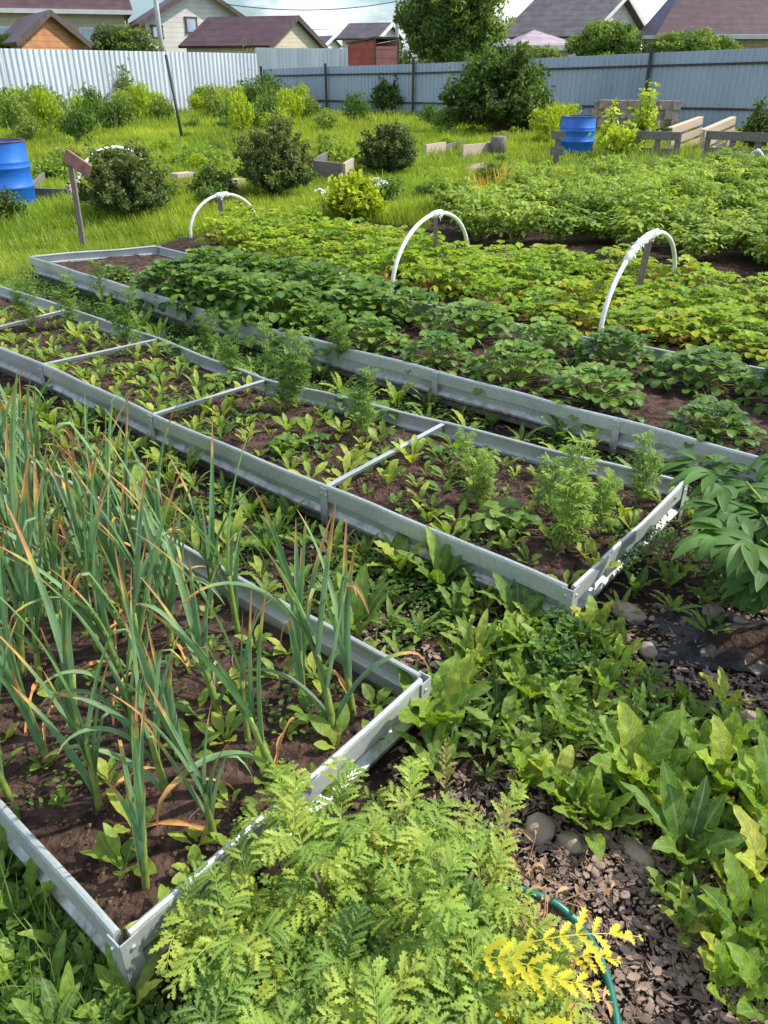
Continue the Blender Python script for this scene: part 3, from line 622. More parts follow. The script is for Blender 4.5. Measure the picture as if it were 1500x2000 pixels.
# --- potato / leafy crop clumps
POT = []
for k_ in range(5):
    g = G(); st = G()
    for s_ in range(9):
        az = U(0, 6.28); Pm, a, e = cpath((U(-.05, .05), U(-.05, .05), 0), az, R(U(60, 88)), R(U(30, 80)), U(.32, .5), 8)
        tube(st, Pm, np.linspace(.007, .003, 8), 4)
        for i in range(2, 8):
            for q in range(2):
                aa = az+U(-2.6, 2.6); Pf, af, ef = cpath(Pm[i], aa, R(U(20, 60)), R(U(-30, 10)), U(.11, .2), 5); r_ = random.random()
                for j in (2, 3, 4):
                    for sd in ((-1, 1) if j < 4 else (0,)):
                        leaflet(g, Pf[j], af[j]+sd*1.2, R(U(-20, 30)), U(.05, .085), U(.032, .05), r_, .3, n=5, teeth=False)
    POT.append(proto('potato_plant', [('foliage', g, M['potato']), ('stems', st, M['garlic_stem'])]))

# ================================================================== PLANTING
def scatter(poly, dmin, n, excl=(), tries=12000):
    P = np.array(poly); lo = P.min(0); hi = P.max(0); out = []
    for _ in range(tries):
        p = np.array([U(lo[0], hi[0]), U(lo[1], hi[1])])
        if not inpoly(p, poly) or any(inpoly(p, e) for e in excl): continue
        if any((p[0]-q[0])**2+(p[1]-q[1])**2 < dmin*dmin for q in out): continue
        out.append(p)
        if len(out) >= n: break
    return out
def shrinkbed(near, far, m=.1, zlo=0, zhi=1):
    n0, n1, f0, f1 = near[0], near[-1], far[0], far[-1]
    return near+far[::-1]
# far strawberry bed: two rough rows, merging into a mass at the left
lmk3 = [('left end of the far bed', np.array([-2.6, 7.0])), ('right end of the far bed', np.array([2.3, 3.1])), ('second hoop from the left', np.array([.2, 5.6])), ('third hoop from the left', np.array([1.5, 4.7]))]
th = []
def lerp_bed(near, far, u, v):
    def al(poly):
        P = np.array(poly); d = np.r_[0, np.cumsum(np.linalg.norm(np.diff(P, axis=0), axis=1))]
        return np.array([np.interp(u, d, P[:, 0]), np.interp(u, d, P[:, 1])])
    return al(near)*(1-v)+al(far)*v
for v, us in ((.20, [.35, .85, 1.4, 1.85, 2.35, 2.85, 3.3, 3.62, 3.9, 4.15, 4.4, 4.7, 5.05, 5.5]), (.55, [3.4, 3.75, 4.1, 4.45, 4.8, 5.2]), (.76, [.2, .75, 1.25, 1.75, 2.1, 2.6, 3.1, 3.55, 3.9, 4.3, 4.75, 5.2])):
    for u in us:
        p = lerp_bed(bed3_near, bed3_far, u+U(-.04, .04), v+U(-.03, .03)); big = u > 3.3
        s = (U(1.0, 1.2) if big and u < 5 else U(.72, 1.0)) * (.75 if u > 5 else 1)
        o = copy_thing(random.choice(STR), (*p, .11), U(0, 6), (s*1.08, s*1.08, s*U(.85, 1.15)), cat='strawberry plant', group='strawberry plants in the far bed')
        th.append((o, 'dark green strawberry clump'))
closest_labels(th, lmk3)
# sunlit yellow-green strawberry rows behind
ypoly = wpoly([(440, 440), (560, 432), (640, 446), (760, 470), (900, 500), (1100, 508), (1330, 545), (1520, 585), (1560, 760), (1470, 700), (1330, 668), (1100, 632), (900, 590), (740, 556), (560, 525), (440, 492)], .05)
th = []
for p in scatter(ypoly, .29, 90, excl=[beds[2]]):
    o = copy_thing(random.choice(YST), (*p, gz(*p)), U(0, 6), (U(.75, 1.15), U(.75, 1.15), U(.65, 1.2)), cat='strawberry plant', group='yellowing strawberry plants behind the beds')
    th.append((o, 'yellow-green strawberry clump in open soil'))
lmh = [('leftmost hoop', np.array([-1.66, 8.7])), ('middle hoop', np.array([.45, 6.7])), ('right front hoop', np.array([1.85, 5.7]))]
closest_labels(th, lmh)
# potatoes
ppoly = wpoly([(880, 420), (1000, 402), (1180, 372), (1330, 362), (1700, 362), (1700, 560), (1500, 540), (1350, 518), (1080, 486), (880, 462)])
th = []
for p in scatter(ppoly, .42, 150):
    o = copy_thing(random.choice(POT), (*p, gz(*p)), U(0, 6), (U(.75, 1.1), U(.75, 1.1), U(.6, 1.15)), cat='potato plant', group='leafy potato plants')
    th.append((o, 'bushy green potato plant'))
closest_labels(th, [('right blue barrel', at(1130, 312)), ('right front hoop', np.array([1.85, 5.7])), ('pair of pale pallets', at(1380, 290)), ('middle hoop', np.array([.45, 6.7]))])
# middle bed
MB = [(1110, 1075, 0, 1.0), (930, 985, 1, .62), (560, 800, 1, 1.0), (715, 850, 0, .75), (1170, 1045, 2, .7), (1240, 985, 0, .7), (660, 700, 2, .8), (410, 690, 1, .55), (145, 640, 0, .8), (60, 640, 1, .75), (255, 680, 2, .9), (200, 585, 3, .9), (455, 735, 2, .8), (1070, 1010, 3, .8)]
th = []
for x, y, k, s in MB:
    p = at(x, y, .11); o = copy_thing(MAR[k], (*p, .10), U(0, 6), s*1.2, cat='marigold', group='feathery marigolds in the middle bed'); th.append((o, 'feathery green marigold'))
lm2 = [('right-hand corner of the middle bed', D), ('near corner of the middle bed', C), ('first cross bar', (bed2_near[1]+bed2_far[1])/2), ('second cross bar', (bed2_near[2]+bed2_far[2])/2), ('third cross bar', (bed2_near[3]+bed2_far[3])/2)]
closest_labels(th, lm2)
th = []
for x, y, s in [(985, 1030, 1.1), (1010, 1040, .8), (870, 905, .8), (690, 800, 1.1), (735, 820, 1.0), (430, 760, 1.0), (470, 745, .9), (330, 700, 1.), (380, 690, 1), (620, 870, .7), (560, 880, .8), (250, 650, 1), (600, 700, 1.1)]:
    p = at(x, y, .11); o = copy_thing(random.choice(SST), (*p, .10), U(0, 6), s, cat='strawberry plant', group='young strawberries in the middle bed'); th.append((o, 'small young strawberry plant'))
closest_labels(th, lm2)
th = []
def inset(near, far, m0=.06, m1=.94):
    a = [n*(1-m0)+f*m0 for n, f in zip(near, far)]; b = [n*(1-m1)+f*m1 for n, f in zip(near, far)]
    return a+b[::-1]
for p in scatter(inset(bed2_near, bed2_far, .08, .93), .084, 250):
    if p[1] > 5.6: continue
    k = random.choice(ROS['seed']); o = copy_thing(k, (*p, .103), U(0, 6), (lambda q_: (q_, q_, q_*U(.8, 1.4)))(U(.5, 1.55)), cat='seedling', group='leafy seedlings in the middle bed'); th.append((o, 'small leafy seedling'))
closest_labels(th, lm2)
th = []
for p in scatter(inset(bed1_near, bed1_far, .07, .93), .085, 190):
    if np.dot(p-A, DU) > 2.8: continue
    near_c = np.dot(p-A, DU) < .45
    k = random.choice(ROS['seed']); o = copy_thing(k, (*p, .072), U(0, 6), U(.9, 1.5) if near_c else U(.5, 1.0), cat='seedling', group='leafy seedlings under the garlic'); th.append((o, 'low round-leaved seedling'))
closest_labels(th, [('near corner of the garlic bed', A), ('right corner of the garlic bed', B), ('far side of the garlic bed', B+DU*1.5), ('near side of the garlic bed', A+DU*1.5)])
# path weeds
th = []
path1 = [B+VA*.05-DU*.05, B+DU*3.4+VA*.05, bed2_near[3]+(-VA)*.05, bed2_near[2]-VA*.05, bed2_near[1]-VA*.05, C-VA*.05]
for p in scatter(path1, .10, 95, excl=beds):
    k = random.choice(['dande', 'dock', 'dande', 'dock']); o = copy_thing(random.choice(ROS[k]), (*p, gz(*p)), U(0, 6), U(.5, .85), cat='weed', group='weeds on the path between the beds'); th.append((o, 'toothed dandelion-like weed between beds' if k == 'dande' else 'broad-leaved weed between beds'))
fr = wpoly([(850, 1560), (830, 1330), (1000, 1250), (1150, 1235), (1250, 1290), (1300, 1375), (1560, 1430), (1620, 2060), (1440, 2020), (1300, 1790), (1200, 1660), (1080, 1600), (960, 1560), (880, 1480)])
STONES = [at(*q_) for q_ in ((1052, 1640), (1110, 1665), (1240, 1680), (1460, 1412), (1265, 1282))]
for p in scatter(fr, .058, 290, excl=beds):
    if any(np.linalg.norm(p-q_+np.array([0, .03])) < .075 for q_ in STONES): continue
    k = random.choice(['dande', 'beet', 'dock', 'beet', 'dande']); s = U(.34, .78)
    o = copy_thing(random.choice(ROS[k]), (*p, gz(*p)), U(0, 6), s, cat='weed', group='leafy weeds on the path right of the front bed'); th.append((o, {'dande': 'toothed dandelion-like weed on mulch', 'beet': 'crinkled beet plant on mulch', 'dock': 'broad-leaved weed on mulch'}[k]))
for x, y, k, s in [(845, 1450, 'beet', 1.25), (1240, 1560, 'beet', 1.15), (1440, 1850, 'beet', 1.05), (1480, 1760, 'beet', 1.0), (1330, 1700, 'dock', 1.1), (1150, 1640, 'dock', .8), (1400, 1560, 'beet', 1.0), (1500, 1620, 'beet', 1.2), (1040, 1235, 'dock', .8), (1130, 1215, 'dande', .7), (700, 1250, 'dock', 1.1), (860, 1150, 'dock', 1.2), (940, 1180, 'dock', 1.1), (780, 1120, 'dock', 1.05), (1010, 1220, 'dock', .9)]:
    p = at(x, y); o = copy_thing(random.choice(ROS[k]), (*p, gz(*p)), U(0, 6), s, cat='weed', group='leafy weeds on the path right of the front bed'); th.append((o, {'dande': 'toothed dandelion-like weed on mulch', 'beet': 'crinkled beet plant on mulch', 'dock': 'broad-leaved weed on mulch'}[k]))
for p in scatter([D+np.array([.03, -.06]), C+np.array([.06, -.03]), C+np.array([.45, -.1]), D+np.array([.5, .1])], .11, 16, excl=beds):
    k = random.choice(['dande', 'dock']); o = copy_thing(random.choice(ROS[k]), (*p, gz(*p)), U(0, 6), U(.45, .7), cat='weed', group='weeds at the end of the middle bed'); th.append((o, 'small weed by the end panel'))
gap23 = [D+np.array([.1, .0]), bed3_near[0]*.5+D*.5, bed3_near[1]-VA*.04, bed3_near[2]-VA*.04, bed3_near[3]-VA*.05, bed3_near[4]-VA*.05, bed3_near[5]-VA*.05, bed2_far[3]+VA*.05, bed2_far[2]+VA*.05, bed2_far[1]+VA*.04]
for p in scatter(gap23, .17, 45, excl=beds):
    k = random.choice(['dande', 'dock']); o = copy_thing(random.choice(ROS[k]), (*p, gz(*p)), U(0, 6), U(.6, 1.0), cat='weed', group='weeds in the narrow gap behind the middle bed'); th.append((o, 'weed behind the middle bed'))
for p in scatter(wpoly([(-60, 1640), (-60, 2200), (330, 2200), (250, 1930)]), .085, 26, excl=beds):
    k = random.choice(['dande', 'dock', 'beet']); o = copy_thing(random.choice(ROS[k]), (*p, gz(*p)), U(0, 6), U(.5, .75), cat='weed', group='weeds left of the front bed'); th.append((o, 'leafy weed in grass'))
closest_labels(th, [('near corner of the garlic bed', A), ('right corner of the garlic bed', B), ('near corner of the middle bed', C), ('right-hand corner of the middle bed', D), ('green hose', at(1150, 1830)), ('first joint of the middle bed', bed2_near[1]), ('second joint of the middle bed', bed2_near[2]), ('black plastic sheet', at(1400, 1290))])

# --- foreground tansy bush: stems and feathery leaves
def tansy(root_xy, name, label, cat, nst, h, spread, mats, yfrac, lean=(0, 0)):
    root = empty(name, (*root_xy, 0)); tag(root, label, cat)
    fg = G()
    for s_ in range(nst):
        st = G(); az = U(0, 6.28) if s_ else 0
        q = math.sqrt((s_+.5)/nst); bx, by = .07*q*math.cos(s_*2.4), .07*q*math.sin(s_*2.4)
        aa = s_*2.4; Pm, a, e = cpath((bx, by, -.01), aa, R(86-46*q*spread+U(-6, 6)), R(60-70*q*spread+U(-10, 10)), h*U(.85, 1.15), 12)
        Pm += np.linspace(0, 1, 12)[:, None]**1.3*np.array([lean[0], lean[1], 0])
        tube(st, Pm, np.linspace(.0055, .003, 12), 6); build(st, 'stem', M['twig'] if s_ % 3 == 1 else mats[2], root, smooth=True)
        for i in range(4, 12):
            for k in range(3):
                L_ = U(.09, .16)*(1 if i > 4 else .7); y_ = random.random() < yfrac*(1.6 if i < 8 else .5)
                frond(fg, Pm[i], i*2.4+k*math.pi+U(-.5, .5), R(U(20, 80) if i > 8 else U(0, 50)), R(U(-60, 30)), L_, 8, .046, .0165, random.random(), mi=1 if y_ else 0, daz=U(-.4, .4), nseg=11)
    build(fg, 'foliage', [mats[0], mats[1]], root)
    return root

tansy(at(720, 1950), 'tansy_plant', 'large feathery pale green tansy spilling over the front corner of the garlic bed', 'herb', 18, .33, .82, (M['tansy'], M['tansy_y'], M['garlic_stem']), .0, lean=(.0, .03))
tansy(at(790, 2130), 'tansy_plant', 'feathery tansy with yellowed fronds beside the green hose', 'herb', 12, .25, .85, (M['tansy'], M['tansy_y'], M['garlic_stem']), .20, lean=(.0, .02))
tansy(at(560, 2280), 'tansy_plant', 'feathery green tansy at the bottom edge left of the large one', 'herb', 10, .22, 1.0, (M['tansy'], M['tansy_y'], M['garlic_stem']), .02)
# bright yellow fronds reaching over the hose, and upright pale ones
th = []
for x, y, az, e0, e1, Ln, z in [(1000, 1850, -.05, 30, -22, .24, .19), (950, 1910, -.30, 35, -15, .21, .21), (990, 1950, -.8, 25, -25, .19, .18), (900, 1870, -.4, 40, -25, .20, .24), (1030, 1870, -.25, 30, -10, .17, .10), (960, 1960, -.7, 25, -35, .16, .10), (830, 1960, -1.1, 30, -30, .15, .12)]:
    g = G(); frond(g, (0, 0, 0), az, R(e0), R(e1), Ln, 7, .055, .021, random.random(), daz=U(-.2, .2)); tube(g, [(0, 0, 0), (-.03*math.cos(az), -.03*math.sin(az), -z*.6), (-.05*math.cos(az), -.05*math.sin(az), -z)], .003, 5)
    p = at(x, y, z); o = build(g, 'yellow_leaf', M['tansy_y']); o.location = (*p, z); tag(o, cat='leaf', group='yellow fronds by the hose'); th.append((o, 'bright yellow serrated frond beside the hose'))
closest_labels(th, [('green hose', at(1165, 1860))])
for x, y, az, Ln, z, lb in [(985, 1730, 1.75, .21, .08, 'tall pale upright frond standing above the right side of the tansy'), (870, 1560, 1.6, .15, .10, 'pale yellowish upright frond at the upper edge of the tansy')]:
    g = G(); frond(g, (0, 0, 0), az, R(84), R(60), Ln, 10, .04, .012, .9); tube(g, [(0, 0, 0), (0, -.01, -z)], .003, 5); p = at(x, y, z); o = build(g, 'pale_leaf', M['shrub_tip']); o.location = (*p, z); tag(o, lb, 'leaf')
# dead stems and dry leaves on the right side of the tansy
g = G(); c_ = at(1000, 1900)
for k in range(90):
    p = c_+np.array([U(-.10, .06), U(-.13, .22)]); P_, a_, e_ = cpath((*p, 0), U(-1, 2.2), R(U(20, 75)), R(U(-40, 40)), U(.07, .2), 9, 1, U(-1, 1)); tube(g, P_, np.linspace(.003, .0012, 9), 4, r=random.random())
    for q in range(3): i_ = random.randint(3, 8); Pq, aq, eq = cpath(P_[i_], U(0, 6.28), R(U(-30, 50)), R(U(-90, 0)), U(.02, .05), 6, 1, U(-2, 2)); strip(g, Pq, aq, .009*ell(6)+.001, fold=.9, r=random.random(), roll=U(-1, 1))
tag(build(g, 'dry_stems', M['dry']), 'tangle of dry straw coloured stems between the tansy and the hose', 'dry stems', kind='stuff')

# --- peony at the right edge
def peony(xy):
    root = empty('peony_plant', (*xy, 0)); root.scale = (1.16,)*3; tag(root, 'dark green peony with long pointed leaves at the right edge of the picture', 'peony')
    fg = G()
    for s_ in range(11):
        st = G(); aa = R(180)+s_*2.4+U(-.2, .2) if s_ > 6 else R(105+s_*22+U(-6, 6)); q = U(.35, 1)
        Pm, a, e = cpath((.05*math.cos(aa), .05*math.sin(aa), -.01), aa, R(86-22*q), R(62-30*q), U(.36, .52), 10)
        tube(st, Pm, np.linspace(.006, .0035, 10), 6); build(st, 'stem', M['garlic_stem'], root)
        for i in (4, 5, 6, 7, 8, 9):
            az = aa+U(-1.5, 1.5) if i < 9 else aa; pet, ap, ep = cpath(Pm[i], az, R(U(15, 50)), R(U(-5, 20)), U(.07, .12), 5); r_ = random.random()
            for j, dz in enumerate((-1.15, 0, 1.15)):
                p2, a2, e2 = cpath(pet[-1] if j == 1 else pet[3], az+dz, R(U(0, 25)), R(0), .045, 3)
                for dd in (-.55, 0, .55):
                    Ln = U(.10, .135)*(1 if dd == 0 else .85); P, aL, eL = cpath(p2[-1], az+dz+dd, R(U(-5, 22)), R(U(-65, -25)), Ln, 10)
                    strip(fg, P, aL, .034*ell(10, .8, .45)+.001, fold=U(.25, .45), r=min(1, r_*.6+U(0, .4)), roll=U(-.2, .2))
    build(fg, 'foliage', M['peony'], root); return root
peony(at(1640, 1235))

# ================================================================== SMALL OBJECTS NEAR
def hose(pts, r, name, label, joint=None):
    P = np.array(pts); n = len(P); t = np.arange(n); tt = np.linspace(0, n-1, n*8)
    Q = np.column_stack([np.interp(tt, t, P[:, k]) for k in range(3)])
    for _ in range(6): Q[1:-1] = (Q[:-2]+2*Q[1:-1]+Q[2:])/4
    root = empty(name, Q[0]); tag(root, label, 'hose'); g = G(); tube(g, Q-Q[0], r, 10); build(g, 'tube', M['hose'], root)
    if joint is not None:
        g = G(); k = int(len(Q)*joint); tube(g, Q[k:k+3]-Q[0], r*1.35, 10); build(g, 'connector', M['hose_red'], root)
hp = [(985, 1735, .03), (1035, 1748, .05), (1085, 1768, .04), (1130, 1808, .02), (1165, 1862, .015), (1190, 1930, .015), (1205, 2010, .015), (1210, 2150, .015)]
hose([(*at(x, y, z), z+.008) for x, y, z in hp], .0095, 'garden_hose', 'green rubber hose curving over bark mulch at the bottom right')
hose([(*at(x, y, z), z) for x, y, z in [(1390, 935, .28), (1440, 955, .26), (1480, 968, .25), (1540, 985, .22), (1600, 1010, .2)]], .008, 'garden_hose', 'green hose with an orange connector crossing the peony', joint=.45)
def rock(xy, s, label, z=0.0):
    g = G(); n, m = 12, 9; ph = U(0, 9)
    V = []
    for i in range(m):
        for j in range(n):
            th_ = math.pi*i/(m-1); f_ = 2*math.pi*j/n
            v = np.array([math.sin(th_)*math.cos(f_), math.sin(th_)*math.sin(f_), math.cos(th_)])
            k = 1+.16*math.sin(v[0]*3+ph)*math.cos(v[1]*2.5+ph*2)+.09*math.sin(v[2]*5+v[0]*4+ph)
            V.append(v*k*np.array(s)/2)
    q = [(i*n+j, (i+1)*n+j, (i+1)*n+(j+1) % n, i*n+(j+1) % n) for i in range(m-1) for j in range(n)]
    g.add(V, quads=q); o = build(g, 'stone', M['stone']); o.location = (*xy, z+s[2]*.2); o.rotation_euler = (0, 0, U(0, 6)); tag(o, label, 'stone', 'stones along the path')
for x, y, s, lb in [(1220, 1205, (.11, .06, .05), 'long grey stone at the foot of the end of the middle bed'), (1265, 1282, (.06, .05, .04), 'small pale stone left of the black plastic sheet'),
                    (1460, 1412, (.09, .065, .04), 'rough tan stone below the black plastic sheet'), (1052, 1640, (.075, .06, .04), 'smooth pinkish stone, leftmost of three above the hose'), (1110, 1665, (.05, .045, .035), 'small stone, middle one of three above the hose'),
                    (1240, 1680, (.085, .045, .035), 'oblong tan stone, rightmost of three above the hose'), (1392, 1205, (.08, .06, .045), 'pale stone in the shade under the peony'), (1190, 1240, (.045, .035, .03), 'smallest stone, just below the near end of the middle bed'), (1335, 1425, (.04, .035, .02), 'flat reddish pebble among weeds right of the front bed')]:
    rock(at(x, y), tuple(v*1.2 for v in s), lb, gz(*at(x, y))-.008)
# black film with a heap of soil
pc = at(1440, 1270); g = G(); n = 26
gx, gy = np.meshgrid(np.linspace(-1, 1, n), np.linspace(-1, 1, n)); rr_ = np.hypot(gx, gy); ang = np.arctan2(gy, gx)
V = np.column_stack([(gx*.24).ravel(), (gy*.15).ravel(), (.012+.028*np.clip(1-rr_, 0, 1)+.010*np.sin(gx*9+gy*4)*np.cos(gy*7)+.008*np.sin(gx*19+2)*np.sin(gy*15)).ravel()])
V[:, 0] *= (1+.13*np.sin(ang*5)).ravel(); V[:, 1] *= (1+.15*np.cos(ang*3+1)).ravel()
i, j = np.meshgrid(np.arange(n-1), np.arange(n-1)); a0 = (j*n+i).ravel(); g.add(V, quads=np.column_stack([a0, a0+1, a0+1+n, a0+n]))
o = build(g, 'plastic_sheet', M['plastic']); o.location = (*pc, gz(*pc)); o.rotation_euler = (0, 0, R(-20)); tag(o, 'crumpled black plastic sheet with soil on it, below the peony', 'plastic sheet')
g = G(); n = 22; gx, gy = np.meshgrid(np.linspace(-1, 1, n), np.linspace(-1, 1, n)); rr_ = np.hypot(gx, gy)
V = np.column_stack([(gx*.15).ravel(), (gy*.095).ravel(), (.02+.062*np.clip(1-rr_**2, -.3, 1)+rng.normal(0, .003, gx.shape)).ravel()])
i, j = np.meshgrid(np.arange(n-1), np.arange(n-1)); a0 = (j*n+i).ravel(); g.add(V, quads=np.column_stack([a0, a0+1, a0+1+n, a0+n]))
pc2 = at(1475, 1275); o = build(g, 'soil_heap', M['soil']); o.location = (*pc2, gz(*pc2)-.01); tag(o, kind='structure')

# ================================================================== LOOSE STUFF ON THE GROUND
def pts_in(poly, n, excl=()):
    P = np.array(poly); lo = P.min(0); hi = P.max(0); q = rng.uniform(lo, hi, (n*3, 2)); q = q[inpoly_np(q, poly)]
    for e in excl: q = q[~inpoly_np(q, e)]
    return q[:n]
def lump():
    g = G(); V = rng.normal(0, 1, (6, 3)); V = np.array([[1, 0, 0], [-1, 0, 0], [0, 1, 0], [0, -1, 0], [0, 0, .8], [0, 0, -.5]])*rng.uniform(.6, 1.2, (6, 1))+rng.normal(0, .12, (6, 3))
    g.add(V, tris=[(0, 2, 4), (2, 1, 4), (1, 3, 4), (3, 0, 4), (2, 0, 5), (1, 2, 5), (3, 1, 5), (0, 3, 5)]); return g
g = G()
for poly, n, z, sz in ((inset(bed1_near, bed1_far, .03, .97), 12000, .078, (.0015, .011)), (inset(bed2_near, bed2_far, .03, .97), 13000, .108, (.0015, .012)), (inset(bed3_near, bed3_far, .03, .97), 5000, .118, (.003, .010))):
    for _ in range(3):
        p = pts_in(poly, n//3); m = len(p); g.merge(lump(), np.column_stack([p, np.full(m, z)+rng.uniform(-.006, .008, m)]), rng.uniform(0, 6, m), sz[0]+(sz[1]-sz[0])*rng.random(m)**3, rng.random(m))
for _ in range(3):
    p = pts_in(wpoly([(-100, 1600), (-100, 600), (1700, 520), (1700, 2200), (-100, 2200)]), 9000, excl=beds); m = len(p)
    g.merge(lump(), np.column_stack([p, hgt(p[:, 0], p[:, 1])-.004]), rng.uniform(0, 6, m), .002+.012*rng.random(m)**3, rng.random(m))
for poly, n, z in ((inset(bed1_near, bed1_far), 160, .082), (inset(bed2_near, bed2_far), 420, .112)):
    for k in range(3):
        p = pts_in(poly, n//3); m = len(p); st_ = G(); P_, a_, e_ = cpath((0, 0, 0), 0, R(U(0, 14)), R(U(-14, 4)), 1, 6, 1, U(-1.5, 1.5)); tube(st_, P_, .02, 4, r=1)
        g.merge(st_, np.column_stack([p, np.full(m, z)]), rng.uniform(0, 6, m), .015+.05*rng.random(m)**2, np.full(m, 1.))
tag(build(g, 'soil_crumbs', M['crumb'], smooth=False), 'loose crumbs of dark brown soil', 'soil', kind='stuff')
# bark chips
def chip():
    g = G(); n = 6; th_ = np.linspace(0, 2*math.pi, n, endpoint=False); r_ = rng.uniform(.7, 1.1, n); x = np.cos(th_)*r_; y = np.sin(th_)*r_*rng.uniform(.2, .75)
    z = rng.normal(0, .12, n); V = np.concatenate([np.column_stack([x, y, z+.12]), np.column_stack([x, y, z-.08])])
    q = [(i, (i+1) % n, n+(i+1) % n, n+i) for i in range(n)]; g.add(V, quads=q, tris=[(0, i, i+1) for i in range(1, n-1)]+[(n, n+i+1, n+i) for i in range(1, n-1)]); return g
g = G()
for poly, n, s0 in ((wpoly([(760, 1450), (950, 1560), (1000, 1300), (1500, 1330), (1700, 1400), (1700, 2300), (760, 2300)]), 10000, .011), (wpoly([(1000, 1640), (1300, 1640), (1560, 1750), (1560, 2150), (1000, 2150)]), 5000, .010), (wpoly([(560, 1000), (1150, 1200), (1700, 1150), (1700, 1400), (800, 1400)]), 3500, .012), (wpoly([(-100, 1600), (300, 1950), (300, 2200), (-100, 2200)]), 900, .010)):
    for _ in range(6):
        p = pts_in(poly, n//6, excl=beds); m = len(p)
        g.merge(chip(), np.column_stack([p, hgt(p[:, 0], p[:, 1])+rng.uniform(-.004, .010, m)]), rng.uniform(0, 6, m), s0*(.22+rng.random(m)**3*1.35), rng.random(m))
for k in range(3):
    p = pts_in(wpoly([(760, 1250), (1560, 1250), (1560, 2150), (760, 2150)]), 160, excl=beds); m = len(p)
    st_ = G(); P_, a_, e_ = cpath((0, 0, .006), 0, R(U(0, 12)), R(U(-14, 4)), 1, 6, 1, U(-.9, .9)); tube(st_, P_, .02, 4)
    g.merge(st_, np.column_stack([p, hgt(p[:, 0], p[:, 1])+.004]), rng.uniform(0, 6, m), .03+.07*rng.random(m)**2, .5+.5*rng.random(m))
tag(build(g, 'bark_mulch', M['chip'], smooth=False), 'grey-brown bark mulch spread on the path', 'mulch', kind='stuff')
# chickweed and other tiny ground cover
def sprig(nl=9, s=.012):
    g = G()
    for i in range(nl):
        az = U(0, 6.28); d = U(.0, .035); b = (d*math.cos(az), d*math.sin(az), U(.0, .03)); leaflet(g, b, U(0, 6.28), R(U(0, 60)), s*U(.8, 1.6), s*U(.6, 1), random.random(), .3, n=4, teeth=False)
    return g
g = G(); spr = [sprig() for _ in range(6)]
def patches(p, f=3.0, th_=0.0): return p[(np.sin(p[:, 0]*f*2.1+1)*np.cos(p[:, 1]*f*1.7+.5)+.6*np.sin(p[:, 0]*f*4.3-p[:, 1]*f*3.1)) > th_]
for poly, n, th_ in ((path1, 900, .0), (fr, 150, .5), (wpoly([(-100, 1600), (300, 1950), (300, 2200), (-100, 2200)]), 500, -1), (gap23, 1300, -.9), (wpoly([(900, 1190), (1080, 1235), (1330, 980), (1420, 900), (1600, 1150), (1600, 1350), (800, 1360)]), 350, .5), (inset(bed2_near, bed2_far), 500, .2), (inset(bed1_near, bed1_far), 350, .3), (wpoly([(-100, 740), (-100, 560), (100, 540), (500, 640), (400, 640)]), 900, -1)):
    ex = beds if poly is not None and n not in (500, 350) else ()
    p = patches(pts_in(poly, n*2, excl=ex)[:n*2], 3.0, th_); z0 = .103 if n == 500 and th_ == .2 else (.073 if n == 350 else None)
    for k in range(6):
        q = p[k::6]; m = len(q)
        if m: g.merge(spr[k], np.column_stack([q, hgt(q[:, 0], q[:, 1]) if z0 is None else np.full(m, z0)]), rng.uniform(0, 6, m), .7+rng.random(m)*.9, rng.random(m))
tag(build(g, 'ground_cover', M['cover']), 'low chickweed and clover covering the path between the beds', 'ground cover', kind='stuff')
# grass
def tuft(nb, h, w, spread, lean=.5):
    g = G()
    for i in range(nb):
        az = U(0, 6.28); d = spread*math.sqrt(random.random()); b = (d*math.cos(az), d*math.sin(az), -.01)
        P, a, e = cpath(b, U(0, 6.28), R(U(60, 90)), R(U(90-90*lean, 80)), h*U(.5, 1.1), 4, 1.2); strip2(g, P, a, w*U(.6, 1.2), random.random())
    return g
def strip2(g, P, a, w, r):
    n = len(P); S = np.stack([-np.sin(a), np.cos(a), np.zeros(n)], -1); W = (w/2*np.linspace(1, .15, n)**.7)[:, None]
    V = np.empty((n, 2, 3)); V[:, 0] = P+S*W; V[:, 1] = P-S*W
    i = np.arange(n-1)[:, None]*2; g.add(V.reshape(-1, 3), quads=i+[0, 1, 3, 2], t=np.repeat(np.linspace(0, 1, n), 2), r=r)
CORN = np.array([-4.85, 34.97])
def lawn_pts(n, d0, d1):
    d = np.sqrt(rng.uniform(d0*d0, d1*d1, n)); a = rng.uniform(-.56, .56, n); p = np.column_stack([d*np.sin(a), d*np.cos(a)])
    k = ~inpoly_np(p, soil_poly)
    for b in beds: k &= ~inpoly_np(p, b)
    for bx_, by_, br_ in ((1130, 325, .75), (1130, 305, .6), (15, 425, .35)): c_ = at(bx_, by_); k &= (np.hypot(*(p-c_).T) > br_) | (rng.random(len(p)) < .12)
    # stop at the fences
    k &= ((p-CORN)@np.array([.61, .79])) < -.1
    k &= ((p-CORN)@np.array([-.79, .61])) < .1
    return p[k]
g = G()
